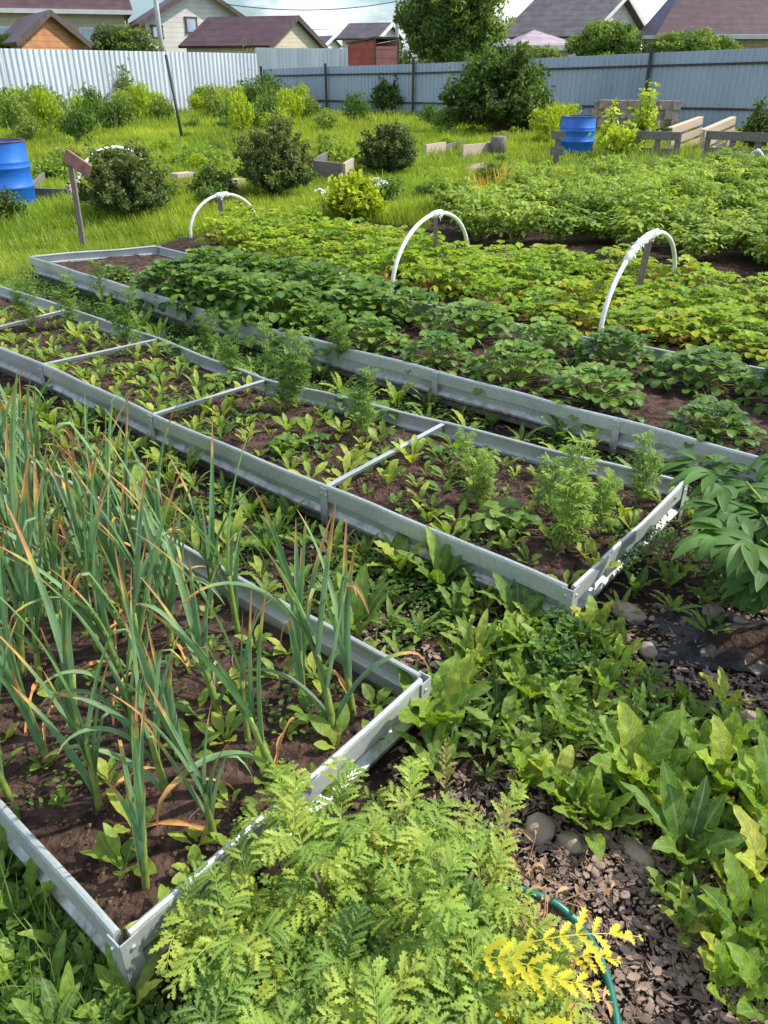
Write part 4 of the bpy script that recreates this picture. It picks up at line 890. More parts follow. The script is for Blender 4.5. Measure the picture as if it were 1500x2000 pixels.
for d0, d1, n, h, w_, sp, nb in ((5, 9, 9000, .13, .006, .06, 12), (9, 15, 13000, .18, .010, .11, 11), (15, 24, 11000, .22, .018, .2, 10), (24, 38, 9000, .30, .03, .34, 9)):
    for k in range(4):
        p = lawn_pts(n//4, d0, d1); m = len(p); pr = tuft(nb, h, w_, sp)
        if m == 0: continue
        hs = .75+.5*(np.sin(p[:, 0]*1.1+2)*np.cos(p[:, 1]*.8)+.5*np.sin(p[:, 0]*2.7-p[:, 1]*1.9)+.3)*.6
        tone = .45+.42*np.sin(p[:, 0]*.9+p[:, 1]*.6)*np.cos(p[:, 1]*.7-p[:, 0]*.4+1)+rng.normal(0, .2, m)
        g.merge(pr, np.column_stack([p, hgt(p[:, 0], p[:, 1])]), rng.uniform(0, 6, m), np.column_stack([np.ones(m)*rng.uniform(.8, 1.2, m), np.clip(hs, .45, 1.4)*rng.uniform(.7, 1.2, m)]), np.clip(tone, 0, 1))
tag(build(g, 'lawn_grass', M['grass']), 'long sunlit grass of the lawn behind the beds', 'grass', kind='stuff')
g = G()
for poly, n, h in ((wpoly([(-80, 1640), (-80, 2200), (330, 2200), (250, 1930), (100, 1800)]), 60, .17), (wpoly([(-80, 560), (60, 530), (60, 640), (-80, 660)]), 160, .14), (fr, 60, .10), (path1, 100, .10)):
    for k in range(4):
        p = pts_in(poly, n//4, excl=beds); m = len(p)
        if m: g.merge(tuft(6, h, .0035, .02, .7), np.column_stack([p, hgt(p[:, 0], p[:, 1])]), rng.uniform(0, 6, m), .6+rng.random(m)*.7, rng.random(m))
tag(build(g, 'path_grass', M['grass_near']), 'thin grass blades growing beside the beds', 'grass', kind='stuff')
# dry and yellow stalks in the vegetable patch
g = G()
for x, y, n in ((1020, 395, 26), (1100, 385, 26), (1130, 395, 16), (960, 370, 10)):
    c = at(x, y); p = c+rng.normal(0, .35, (n, 2)); m = len(p)
    g.merge(tuft(7, .40, .018, .06, .5), np.column_stack([p, np.zeros(m)]), rng.uniform(0, 6, m), rng.uniform(.6, 1.1, m), rng.random(m))
tag(build(g, 'yellow_onion_leaves', M['onion_y']), 'withered yellow onion leaves at the left edge of the vegetable patch', 'onions', kind='stuff')
g = G()
p = pts_in(wpoly([(1100, 352), (1500, 338), (1500, 362), (1150, 374)]), 300); m = len(p)
g.merge(tuft(7, .45, .014, .05, .3), np.column_stack([p, np.zeros(m)]), rng.uniform(0, 6, m), rng.uniform(.6, 1.1, m), rng.random(m))
tag(build(g, 'onion_leaves', M['garlic_stem']), 'row of green onions in front of the right blue barrel', 'onions', kind='stuff')

# ================================================================== HOOPS AND STAKES
def hoop(a, b, top, r, label, stake=None, knots=0, rag=False):
    a = np.array([*a, 0.]); b = np.array([*b, 0.]); c = (a+b)/2; root = empty('garden_hoop', c); tag(root, label, 'hoop', 'white plastic hoops')
    th_ = np.linspace(0, math.pi, 28); P = np.array([(a+b)/2+(a-b)/2*math.cos(t)*(1-.04*math.sin(t)**2)+np.array([0, 0, top*math.sin(t)**.85]) for t in th_])-c
    P[0, 2] = P[-1, 2] = -.03; g = G(); tube(g, P, r, 9); build(g, 'pipe', M['pvc'], root)
    if rag:
        g = G()
        for k in range(rag):
            i = 14-k*1; p = P[i]
            for q in range(7):
                Pq, aq, eq = cpath(p, U(0, 6.28), R(U(-60, 60)), R(U(-90, 20)), U(.03, .07), 5); strip(g, Pq, aq, np.array([.01, .022, .018, .012, .004]), fold=.6, r=.5)
            tube(g, P[i-1:i+2], r*1.7, 8)
        build(g, 'cloth_tie', M['pvc'], root)
    return root
def stake(foot, top, w, label, m='wood_stake'):
    g = G(); f = np.array(foot); t = np.array(top); n = 7; x = norm(t-f); y = norm(np.cross([0, 1., 0], x)); z = np.cross(x, y)
    box(g, (t-f)/2, (np.linalg.norm(t-f), w, w*.75), ax=[x, y, z]); o = build(g, 'wooden_stake', M[m], smooth=False); o.location = f; tag(o, label, 'stake', 'wooden stakes')
def apex_z(px, py, Y): return aty(px, py, Y)[2]
h1a, h1b = at(372, 462, .03), at(503, 440, .03); Yc = (h1a+h1b)[1]/2
hoop(h1a, h1b, apex_z(437, 380, Yc), .016, 'leftmost white plastic hoop, standing on the lawn at the end of the yellow strawberries', rag=2)
f = at(433, 450, 0); stake((*f, -.05), aty(430, 386, f[1]), .045, 'short pinkish wooden stake under the leftmost hoop')
h2a, h2b = at(765, 575, .03), at(914, 510, .03)
hoop(h2a, h2b, apex_z(848, 418, (h2a+h2b)[1]/2), .017, 'middle white plastic hoop arching over yellow-green strawberries', rag=1)
f = at(851, 528, 0); stake((*f, -.05), aty(851, 424, f[1]), .036, 'upright grey wooden stake under the middle hoop')
h3a, h3b = at(1170, 660, .03), at(1313, 560, .03)
hoop(h3a, h3b, apex_z(1272, 458, (h3a+h3b)[1]/2), .0165, 'right front white plastic hoop with knotted white rags', rag=6)
f = at(1240, 590, 0); stake((*f, -.05), aty(1268, 470, f[1]), .042, 'leaning grey wooden stake under the hoop with knotted rags')
a, b = at(1448, 342, .03), at(1490, 346, .03); hoop(a, b, apex_z(1470, 293, a[1]), .02, 'small far hoop at the right edge, beside the low board fence', rag=1)
a, b = at(153, 385, .03), at(300, 360, .03); hoop(a, b, apex_z(235, 288, (a+b)[1]/2), .022, 'white hoop mostly hidden behind the left round bush')
# tilted post with a reddish plank
f = np.array([*at(163, 482), -.05]); t = aty(135, 303, f[1]); root = empty('garden_post', f); tag(root, 'leaning thin grey post with a faded red plank at its top, left of the beds', 'post')
g = G(); beam(g, (0, 0, 0), t-f, .045, .04, up=(0, 1, 0)); build(g, 'post', M['wood_stake'], root, smooth=False)
g = G(); a = aty(128, 303, f[1]-.03)-f; b = aty(176, 336, f[1]-.10)-f; beam(g, a, b, .03, .12); build(g, 'plank', M['plank_red'], root, smooth=False)

# ================================================================== BARRELS
def barrel(xy, rad, h, label):
    root = empty('blue_barrel', (*xy, 0)); tag(root, label, 'barrel', 'blue plastic barrels')
    prof = [(0, .0), (.92, 0), (.97, .02), (1.0, .06), (1.0, .30), (1.035, .315), (1.035, .345), (1.0, .36), (1.0, .60), (1.03, .615), (1.03, .635), (1.0, .65), (1.03, .70), (1.03, .715), (1.0, .73), (1.0, .93), (.985, .97), (.99, .985), (.99, 1.0), (.955, 1.0), (.95, .97), (.95, .90), (.0, .90)]
    g = G(); k = 40; th_ = np.linspace(0, 2*math.pi, k, endpoint=False); prof = prof[:-1]
    V = np.array([[rad*r_*math.cos(t), rad*r_*math.sin(t), h*z] for r_, z in prof for t in th_])
    q = [(i*k+j, i*k+(j+1) % k, (i+1)*k+(j+1) % k, (i+1)*k+j) for i in range(len(prof)-1) for j in range(k)]
    g.add(V, quads=q); build(g, 'body', M['blue'], root)
    g = G(); tube(g, [(0, 0, h*.90), (0, 0, h*.905)], rad*.945, 32); build(g, 'water', M['water'], root, smooth=False)
    g = G(); P = [(rad*.985*math.cos(t), rad*.985*math.sin(t), h*1.005) for t in np.linspace(0, 2*math.pi, 33)]; tube(g, P, rad*.035, 6, cap=False); build(g, 'rim', M['rust'], root)
    return root
c = at(1128, 300); pr_ = aty(1128, 229, c[1])[2]; barrel(c+np.array([0, .25]), 33.5/1550*(c[1]*.87+.8), pr_, 'blue plastic barrel standing before the fence at the right, rusty rim')
c = at(4, 412); barrel(c+np.array([0, .28]), 50/1550*(c[1]*.87+.8), aty(10, 280, c[1])[2], 'blue plastic barrel at the left edge of the picture, brown rim')

# ================================================================== TIMBER, PALLETS, BLOCKS
def boards(name, label, cat, items, m, group=None):
    """items: list of (pxa, pya, pxb, pyb, height, thickness): a board on edge between two ground pixels"""
    o0 = at(items[0][0], items[0][1]); root = empty(name, (*o0, 0)); tag(root, label, cat, group)
    for it in items:
        a = at(it[0], it[1]); b = at(it[2], it[3]); g = G(); h_ = it[4]; z = it[6] if len(it) > 6 else h_/2-.02
        beam(g, (*(a-o0), z), (*(b-o0), z), it[5], h_); build(g, it[7] if len(it) > 7 else 'board', M[it[8] if len(it) > 8 else m], root, smooth=False)
    return root
boards('board_bed', 'low bed edged with dark weathered boards right of the left barrel', 'garden bed', [(60, 395, 138, 398, .20, .04), (138, 398, 160, 380, .24, .04, .11, 'board', 'wood_pale'), (60, 395, 100, 350, .2, .04)], 'wood_grey', 'board-edged beds')
boards('board_bed', 'dark wooden bed frame between the two big round bushes', 'garden bed', [(610, 350, 672, 358, .30, .05), (672, 358, 690, 345, .3, .05, .13, 'board', 'wood_pale'), (610, 350, 640, 330, .3, .05)], 'wood_grey', 'board-edged beds')
boards('board_bed', 'pale board bed on the lawn left of the grey stump', 'garden bed', [(830, 312, 868, 305, .28, .06), (902, 310, 962, 303, .26, .06), (868, 305, 905, 292, .2, .05, .1, 'board', 'wood_grey')], 'wood_pale', 'board-edged beds')
boards('timber_offcut', 'pale sawn timber block lying left of the second round bush', 'timber', [(338, 378, 380, 372, .13, .22), (342, 366, 376, 362, .06, .2, .16, 'board', 'wood_pale')], 'wood_stake', 'timber offcuts')
boards('timber_offcut', 'small timber block lying against the second round bush', 'timber', [(446, 372, 470, 368, .16, .2)], 'wood_pale', 'timber offcuts')
g = G(); tube(g, [(0, 0, 0), (0, 0, .34), (0, 0, .36)], [.16, .15, .13], 12); o = build(g, 'tree_stump', M['wood_grey']); p = at(972, 305); o.location = (*p, 0); tag(o, 'short grey stump at the end of the pale board bed', 'stump')
rock(at(932, 340), (.6, .4, .22), 'flat white stone lying alone in the lawn')
# low board fence on the right
def lowfence(px0, py0, px1, py1, label, npost):
    a = at(px0, py0); b = at(px1, py1); root = empty('low_fence', (*a, 0)); tag(root, label, 'low fence', 'low board fences'); d = b-a
    for z in (.20, .47): g = G(); beam(g, (0, -.04, z), (*(d+[0, -.04]), z), .03, .14); build(g, 'rail', M['wood_grey'], root, smooth=False)
    for k in range(npost): g = G(); p = d*(k+.05)/(npost-.9); beam(g, (*p, -.1), (*p, .54), .09, .06, up=(0, 1, 0)); build(g, 'post', M['wood_grey'], root, smooth=False)
lowfence(1238, 318, 1318, 322, 'short low fence of grey boards left of the pallets', 3)
lowfence(1372, 318, 1580, 330, 'low fence of grey boards at the right edge behind the potatoes', 5)
lowfence(1072, 318, 1098, 318, 'low grey boards behind the right blue barrel', 1)
def pallet(p0, p1, dz, label, n=4):
    """slatted panel leaning: from low-left point p0 to high-right point p1 (pixels of the top edge)"""
    Yp = at(1340, 305)[1]; a = aty(p0[0], p0[1], Yp); b = aty(p1[0], p1[1], Yp+1.2); root = empty('wooden_pallet', a); tag(root, label, 'pallet', 'pallets leaning by the fence')
    d = b-a; down = np.array([0.05, -.12, -1.]); down /= np.linalg.norm(down); nrm = norm(np.cross(norm(d), down))
    for k in range(n): g = G(); o_ = down*(k*.185); beam(g, o_, d+o_, .02, .13); g2 = build(g, 'slat', M['wood_pale'], root, smooth=False)
    for k in range(3): g = G(); o_ = d*(.04+.46*k)+nrm*.05; beam(g, o_-down*.02, o_+down*(.185*n-.04), .09, .07, up=(0, 1, 0)); build(g, 'bearer', M['wood_new'], root, smooth=False)
    g = G(); beam(g, -down*.075+nrm*.04, d-down*.075+nrm*.04, .11, .022); build(g, 'top_board', M['wood_new'], root, smooth=False)
pallet((1312, 258), (1372, 236), 1, 'left one of two pale wooden pallets leaning by the fence, closed slats')
pallet((1376, 262), (1436, 236), 1, 'right one of two pale wooden pallets leaning by the fence, open frame', n=3)
# block wall before the fence
a = aty(1150, 250, 22.5); b = aty(1322, 250, 21.8); root = empty('block_wall', (a[0], a[1], 0)); tag(root, 'low wall of tan concrete blocks in front of the blue-grey fence', 'block wall')
rows_ = 4; L_ = b[0]-a[0]
g = G()
for r_ in range(rows_):
    n_ = 6
    for k in range(n_):
        x0 = L_*(k+(.5 if r_ % 2 else 0))/n_; x1 = min(L_, x0+L_/n_-.012)
        if x1 > x0+.05: box(g, ((x0+x1)/2, U(-.006, .006)+(b[1]-a[1])*(x0/L_), .1+r_*.205), (x1-x0, .22, .197))
build(g, 'blocks', M['stone'], root, smooth=False)
g = G(); box(g, (L_*.5, .06+(b[1]-a[1])*.5, .4), (L_*.97, .12, .79), math.atan2(b[1]-a[1], L_)); build(g, 'mortar', M['block'], root, smooth=False)

# ================================================================== FENCES
def sheet(g, a, b, z0, z1a, z1b, period, depth):
    a = np.array(a); b = np.array(b); d = b-a; Ln = np.linalg.norm(d); d = d/Ln; o = np.array([d[1], -d[0]]); n = int(Ln/period)
    us = []; ds = []
    for k in range(n):
        us += [k*period, k*period+period*.35, k*period+period*.5, k*period+period*.85]; ds += [0, 0, depth, depth]
    us = np.array(us+[Ln]); ds = np.array(ds+[0]); P = a+d*us[:, None]+o*ds[:, None]; zt = z1a+(z1b-z1a)*us/Ln; m = len(us)
    Q = P-o*.003; V = np.concatenate([np.column_stack([P, np.full(m, z0)]), np.column_stack([P, zt]), np.column_stack([Q, zt]), np.column_stack([Q, np.full(m, z0)])])
    i = np.arange(m-1)[:, None]; g.add(V, quads=np.concatenate([i+[0, 1, m+1, m], i+[m, m+1, 2*m+1, 2*m], i+[2*m, 2*m+1, 3*m+1, 3*m]]))
def fence(a, b, za, zb, m, label, name='metal_fence', seg=2.5, rails=True, period=.14, depth=.028, side=1, z0=-.1, posts=True):
    a = np.array(a); b = np.array(b); root = empty(name, (*a, 0)); tag(root, label, 'fence', 'sheet metal fences'); d = b-a; Ln = np.linalg.norm(d); dn = d/Ln; o = np.array([dn[1], -dn[0]])*side
    n = max(1, round(Ln/seg))
    for k in range(n):
        p = d*k/n; q = d*(k+1)/n; g = G(); sheet(g, p, q-dn*.01, z0, za+(zb-za)*k/n, za+(zb-za)*(k+1)/n, period, depth); build(g, 'sheet', m, root, smooth=False)
        if rails:
            for zf in (.83, .28):
                g = G(); f0 = (za+(zb-za)*k/n); f1 = (za+(zb-za)*(k+1)/n); beam(g, (*(p+o*.05), f0*zf), (*(q+o*.05), f1*zf), .03, .055); build(g, 'rail', M['rail'], root, smooth=False)
        if posts and rails:
            g = G(); zt = za+(zb-za)*k/n; beam(g, (*(p+o*.10), -.2), (*(p+o*.10), zt+.10), .08, .08, up=(0, 1, 0)); build(g, 'post', M['rail'], root, smooth=False)
# right fence: from the back corner towards the right, top rising as seen
posts_px = [(515, 135, 228), (640, 130, 222), (810, 125, 232), (1265, 103, 250), (1600, 88, 264)]
FP = []
for px, pt, pb in posts_px:
    # points along the plan line from CORN with direction (.788,-.616)
    u_ = (px-750)/F; dirv = np.array([.788, -.616])
    # x = u*(cos y + sin*(h)) with y depth approx at eye level
    t_ = (u_*(math.cos(PITCH)*CORN[1]+math.sin(PITCH)*.6)-CORN[0])/(dirv[0]-u_*math.cos(PITCH)*dirv[1]); p = CORN+dirv*t_
    FP.append((p, aty(px, pt, p[1])[2]))
names = ['blue-grey corrugated fence panel with dark rails in the far corner beside the white fence', 'blue-grey corrugated fence panel with dark rails left of the big tree', 'long blue-grey corrugated fence section with dark rails behind the big bush', 'blue-grey corrugated fence section with dark rails at the right edge']
for i in range(4): fence(FP[i][0], FP[i][0]+(FP[i+1][0]-FP[i][0])*.999, FP[i][1], FP[i+1][1], M['fence_b'], names[i], seg=99, period=.16)
# left fence, light
e = np.array([-.61, -.79]); L0 = CORN+np.array([-.03, .02])
Lend = CORN+e*15
fence(L0, Lend, 1.95, 2.02, M['fence_w'], 'white corrugated metal fence along the left side of the garden', rails=False, seg=1.15, period=.19, depth=.05, side=-1)
a = aty(498, 93, 42); b = aty(700, 95, 39.5); fence(a[:2], b[:2], a[2], b[2], M['fence_w'], 'pale grey fence of the neighbouring plot left of the red shed', rails=False, seg=1.15, period=.2, depth=.04)
# thin black pole leaning in front of the left fence
f = at(357, 275); g = G(); t = aty(324, 108, f[1]+1.0); tube(g, [(0, 0, 0), t-np.array([*f, 0])], .035, 6); o = build(g, 'metal_pole', M['wire']); o.location = (*f, 0); tag(o, 'thin dark metal pole leaning in the grass before the white fence', 'pole')

# ================================================================== SHRUBS AND TREES
def crown(g, c, rad, n, ls, nb=14, br=.42, shell=.55, asp=.5, r0=0., r1=1., mi=0, zmin=None, droop=0.0):
    c = np.array(c, float); rad = np.array(rad, float)
    bl = []
    for _ in range(nb):
        v = rng.normal(0, 1, 3); v /= np.linalg.norm(v); bl.append(c+v*rad*rng.uniform(.35, 1)**.6*(1-br*.8))
    bl = np.array(bl); bs = rng.uniform(.6, 1.15, nb)*br; tone = rng.uniform(-.2, .2, nb)
    k = rng.integers(0, nb, n); v = rng.normal(0, 1, (n, 3)); v /= np.linalg.norm(v, axis=1)[:, None]
    P = bl[k]+v*(rad*bs[k][:, None])*(rng.random(n)**(shell*.6))[:, None]
    if zmin is not None: P[:, 2] = np.maximum(P[:, 2], zmin+rng.random(n)*.1*rad[2])
    nn = v*.6+rng.normal(0, .7, (n, 3)); nn[:, 2] += .35; nn /= np.linalg.norm(nn, axis=1)[:, None]
    t1 = np.cross(nn, rng.normal(0, 1, (n, 3))); t1[:, 2] -= droop; t1 /= np.linalg.norm(t1, axis=1)[:, None]; t2 = np.cross(nn, t1)
    s = ls*rng.uniform(.6, 1.3, n)[:, None]
    V = np.stack([P-t1*s*.5, P+t2*s*asp*.5+nn*s*.08, P+t1*s*.5, P-t2*s*asp*.5+nn*s*.08], 1).reshape(-1, 3)
    i = (np.arange(n)*4)[:, None]; r = np.clip(rng.uniform(r0, r1, n)+tone[k], 0, 1)
    g.add(V, quads=i+[0, 1, 2, 3], r=np.repeat(r, 4), mi=mi)
    return bl
def limbs(g, base, tops, r0, wob=.05):
    base = np.array(base, float)
    for t in tops:
        t = np.array(t, float); n = 7; k = np.linspace(0, 1, n)[:, None]; mid = base+(t-base)*k; mid[:, :2] += (np.sin(k*4+t[0]*3)*wob*(t[2]-base[2]))*np.array([[1, .6]]); mid[:, 2] += np.sin(k[:, 0]*math.pi)*.12*(t[2]-base[2])
        mid[0] = base; tube(g, mid, np.linspace(r0, r0*.2, n), 5)
def spray(g, tw, c, rx, ry, h, n, ls, ntw, mi=0, up=.5, m2share=.12, stems=True):
    """arching twigs from the base, leaves along their side twigs"""
    az = rng.uniform(0, 2*math.pi, ntw); q = rng.random(ntw)**.5; el = R(88)-q*R(92)*(1-up*.35)
    rad_ = rng.uniform(.78, 1.10, ntw)*(1+.14*np.sin(az*3+rx*9)); E = np.column_stack([np.cos(el)*np.cos(az)*rx*rad_, np.cos(el)*np.sin(az)*ry*rad_, h*(.35*(1-q*.7)+.65*np.sin(np.maximum(el, .02))*rad_)]); E[:, 2] = np.clip(E[:, 2], .06*h, 1.1*h)
    B0 = np.column_stack([E[:, 0]*.12, E[:, 1]*.12, np.zeros(ntw)]); M0 = np.column_stack([E[:, 0]*.45, E[:, 1]*.45, E[:, 2]*.72+.1*h])
    def bez(k, i): k = k[:, None]; return B0[i]*(1-k)**2+M0[i]*2*k*(1-k)+E[i]*k*k
    ns = 7; S0 = rng.uniform(.3, 1, (ntw, ns)); SV = rng.normal(0, 1, (ntw, ns, 3)); SV /= np.linalg.norm(SV, axis=2)[..., None]; SV = SV*.7+(E/np.linalg.norm(E, axis=1)[:, None])[:, None]; SL = rng.uniform(.08, .26, (ntw, ns))*max(rx, h*.6)
    i = rng.integers(0, ntw, n); j = rng.integers(0, ns, n); k = rng.random(n)
    P = bez(S0[i, j], i)+SV[i, j]*(SL[i, j]*k)[:, None]+rng.normal(0, ls*.45, (n, 3)); P[:, 2] = np.maximum(P[:, 2], .02)
    nn = rng.normal(0, .8, (n, 3)); nn[:, 2] += .8; nn /= np.linalg.norm(nn, axis=1)[:, None]; t1 = np.cross(nn, rng.normal(0, 1, (n, 3))); t1 /= np.linalg.norm(t1, axis=1)[:, None]; t2 = np.cross(nn, t1)
    s = ls*rng.uniform(.6, 1.3, n)[:, None]; tone = rng.uniform(-.2, .2, ntw)
    V = np.stack([P-t1*s*.5, P+t2*s*.27+nn*s*.08, P+t1*s*.5, P-t2*s*.27+nn*s*.08], 1).reshape(-1, 3)+np.array(c)
    r = np.clip(rng.uniform(0, 1, n)+tone[i], 0, 1); tip = (k > .6) & (rng.random(n) < m2share*2.5) & (P[:, 2] > h*.45)
    for mm, sel in ((0, ~tip), (1, tip)):
        ids = np.nonzero(sel)[0]
        if len(ids): g.add(V.reshape(-1, 4, 3)[ids].reshape(-1, 3), quads=(np.arange(len(ids))*4)[:, None]+[0, 1, 2, 3], r=np.repeat(r[ids], 4), mi=mm)
    kk = np.linspace(0, 1, 6)
    for a in range(ntw):
        if a % 2: continue
        tube(tw, bez(kk, np.full(6, a))+np.array(c), np.linspace(.010, .003, 6)*(.6+h*.4), 4, cap=False)
def shrub(px, pyb, pyt, pw, label, m, n, ls, m2=None, name='round_shrub', cat='bush', group='bushes in the garden', depth=1.0, tipn=.12, nb=26, Y=None, br=.36, zlift=0.):
    f = at(px, pyb) if Y is None else aty(px, pyb, Y)[:2]; top = aty(px, pyt, f[1])[2]; dep = f[1]*math.cos(PITCH)+.8; rx = pw/2/F*dep
    if Y is None: f = f+np.array([0, rx*.5])
    zb = 0 if Y is None else max(0, aty(px, pyb, Y)[2])
    root = empty(name, (*f, 0)); tag(root, label, cat, group); h_ = top-zb; g = G()
    tw = G(); spray(g, tw, (0, 0, 0), rx, rx*depth, h_*.97, int(n*1.15), ls, int(nb*4), m2share=tipn if m2 else 0)
    build(g, 'foliage', [m, m2 or m], root, smooth=False); build(tw, 'branches', M['twig'], root)
    return root
shrub(245, 432, 288, 180, 'rounded dark green bush nearest the beds, left of the leftmost hoop', M['shrub'], 17000, .050, M['shrub_tip'])
shrub(533, 390, 232, 165, 'tall rounded dark green bush right behind the leftmost hoop', M['shrub'], 20000, .055, M['shrub_tip'])
shrub(760, 345, 240, 112, 'smaller rounded dark bush near the middle of the lawn', M['shrub'], 13000, .06, M['shrub_tip'])
shrub(415, 392, 325, 90, 'low sparse green bush between the two big round bushes', M['shrub_mid'], 2600, .055, M['shrub_tip'])
shrub(690, 432, 345, 110, 'low lime-green leafy clump right of the tall round bush', M['limey'], 2600, .075, name='lime_shrub')
shrub(980, 268, 82, 205, 'big leafy bush against the blue-grey fence, left of the right barrel', M['tree'], 24000, .13, M['shrub_mid'], tipn=.3, nb=50)
shrub(765, 228, 138, 82, 'dark bush against the fence right below the red shed', M['tree'], 4500, .12, M['shrub_mid'], tipn=.3)
shrub(905, 250, 195, 90, 'low green bush at the left foot of the big leafy bush', M['shrub_mid'], 3000, .10)
shrub(1040, 262, 170, 90, 'green bush at the right foot of the big leafy bush', M['tree'], 4000, .12)
shrub(505, 225, 150, 140, 'spreading green bush in the far corner where the fences meet', M['shrub_mid'], 5500, .11, M['shrub_mid'])
shrub(150, 235, 160, 150, 'pale green bush against the white fence at the left', M['willow'], 5500, .10, M['shrub_tip'], tipn=.3)
shrub(22, 250, 178, 110, 'dark green bush at the left edge before the white fence', M['shrub_mid'], 4500, .11)
shrub(250, 232, 130, 52, 'slim airy sapling growing against the white fence', M['willow'], 700, .13, name='slim_sapling', cat='sapling')
shrub(490, 200, 88, 48, 'thin sapling with yellowish tips where the fences meet', M['shrub_tip'], 600, .14, name='slim_sapling', cat='sapling')
shrub(1215, 318, 240, 80, 'golden leaved sapling, lower bushy part right of the right barrel', M['yellow_tree'], 900, .12, name='golden_shrub', nb=14)
shrub(1250, 300, 160, 44, 'tall slim golden leaved shoot in front of the block wall', M['yellow_tree'], 420, .12, name='golden_shrub', nb=12)
shrub(1185, 310, 190, 30, 'slim golden leaved shoot beside the right blue barrel', M['yellow_tree'], 220, .12, name='golden_shrub', nb=9)
shrub(10, 440, 365, 75, 'weedy green plant growing in front of the left barrel', M['shrub_mid'], 900, .05, M['shrub_tip'])
shrub(110, 360, 315, 120, 'dark green clump growing in the low board bed at the left', M['potato'], 1600, .08, name='leafy_clump', cat='plant')
shrub(390, 330, 300, 130, 'dark green clump in the lawn behind the low sparse bush', M['potato'], 1500, .09, name='leafy_clump', cat='plant')
shrub(650, 330, 280, 90, 'dark leafy clump in the wooden bed between the round bushes', M['potato'], 1500, .09, name='leafy_clump', cat='plant')
shrub(1480, 300, 190, 60, 'dark weeds at the right edge against the blue-grey fence', M['tree'], 1500, .10, name='leafy_clump', cat='plant')
# weeds along the fences, each a clump
th = []
WD = []
for k_ in range(4):
    g = G(); crown(g, (0, 0, .4), (.45, .45, .45), 900, .09, 10, .5, zmin=.02, droop=.8)
    st = G(); limbs(st, (0, 0, -.05), [(U(-.3, .3), U(-.3, .3), U(.5, .9)) for _ in range(7)], .012)
    WD.append(proto('tall_weed', [('foliage', g, [M['shrub_mid'], M['willow'], M['limey'], M['shrub_mid']][k_]), ('stems', st, M['garlic_stem'])]))
for px, py in [(30, 262), (75, 250), (120, 262), (190, 250), (225, 262), (280, 252), (60, 285), (420, 240), (455, 250), (520, 243), (565, 250), (600, 240), (690, 245), (835, 250), (870, 262), (640, 262), (470, 275), (320, 250), (585, 228), (1100, 262), (1070, 285), (15, 240), (50, 235), (95, 230), (140, 262), (165, 240), (205, 240), (245, 260), (40, 275), (100, 278), (155, 285), (440, 228), (540, 232), (490, 255), (545, 258)]:
    p = at(px, py); o = copy_thing(random.choice(WD), (*p, 0), U(0, 6), (U(.8, 1.3), U(.8, 1.3), U(.7, 1.5)), cat='weed', group='tall weeds before the fences'); th.append((o, 'tall green weed clump'))
for _ in range(34):
    p = CORN+np.array([-.61, -.79])*U(.5, 12)+np.array([.79, -.61])*U(.5, 3.2)
    o = copy_thing(random.choice(WD), (*p, 0), U(0, 6), (U(.9, 1.6), U(.9, 1.6), U(.6, 1.35)), cat='weed', group='tall weeds before the fences'); th.append((o, 'tall green weed clump'))
for _ in range(46):
    d_ = U(9.5, 26); a_ = U(-.5, .45); p = np.array([d_*math.sin(a_), d_*math.cos(a_)])
    if inpoly(p, soil_poly) or any(inpoly(p, b_) for b_ in beds): continue
    sc_ = U(.25, .6); o = copy_thing(random.choice(WD), (*p, 0), U(0, 6), (sc_*1.3, sc_*1.3, sc_*.8), cat='weed', group='low weeds in the lawn'); th.append((o, 'low weed clump in the lawn'))
closest_labels(th, [('black leaning pole', at(357, 275)), ('far corner of the fences', CORN), ('big leafy bush', at(975, 262)), ('left edge of the picture', at(0, 260)), ('dark bush under the red shed', at(765, 228))])
# white umbels in the lawn
th = []
for px, py, z in [(624, 372, .4), (735, 350, .35), (748, 356, .3), (738, 362, .25)]:
    root = empty('white_flower', (*at(px, py, z), 0)); g = G(); tube(g, [(0, 0, 0), (.01, 0, z*.6), (0, .01, z)], .006, 5); build(g, 'stem', M['garlic_stem'], root)
    g = G()
    for k in range(22): a_ = U(0, 6.28); d_ = .065*math.sqrt(random.random()); box(g, (d_*math.cos(a_), d_*math.sin(a_), z+.02-d_*.5+U(-.01, .01)), (.016, .016, .012), a_)
    build(g, 'flower_head', M['petal'], root); tag(root, cat='flower', group='white umbel flowers'); th.append((root, 'flat white flower head on a thin stem'))
closest_labels(th, [('tall round dark bush', at(533, 390)), ('smaller round dark bush', at(760, 345))])

def tree(px, Y, pyt, pyb, pw, label, m, n, ls, m2=None, trunk_r=.15, droop=.4, nb=40, tipn=.2, br=.3, name='leafy_tree', cat='tree'):
    c = aty(px, pyt, Y); b = aty(px, pyb, Y); rx = pw/2/F*(Y*math.cos(PITCH)+.8); zb = b[2]; zt = c[2]; root = empty(name, (c[0], Y, 0)); tag(root, label, cat, 'trees beyond the fences')
    g = G(); bl = crown(g, (0, 0, (zt+zb)/2), (rx, rx*.9, (zt-zb)/2), n, ls, nb, br, droop=droop); 
    if m2: crown(g, (rx*.1, 0, (zt+zb)/2), (rx*1.04, rx*.93, (zt-zb)/2*1.03), int(n*tipn), ls, nb*2, .15, droop=droop, mi=1)
    build(g, 'crown', [m, m2 or m], root, smooth=False)
    g = G(); tube(g, [(0, 0, -.1), (.05, 0, zb*.5+.3), (0, 0, (zt+zb)/2)], [trunk_r, trunk_r*.8, trunk_r*.4], 8); limbs(g, (0, 0, max(.5, zb*.6)), [x*np.array([.9, .9, .95]) for x in bl[:10]], trunk_r*.4); build(g, 'trunk', M['bark'], root)
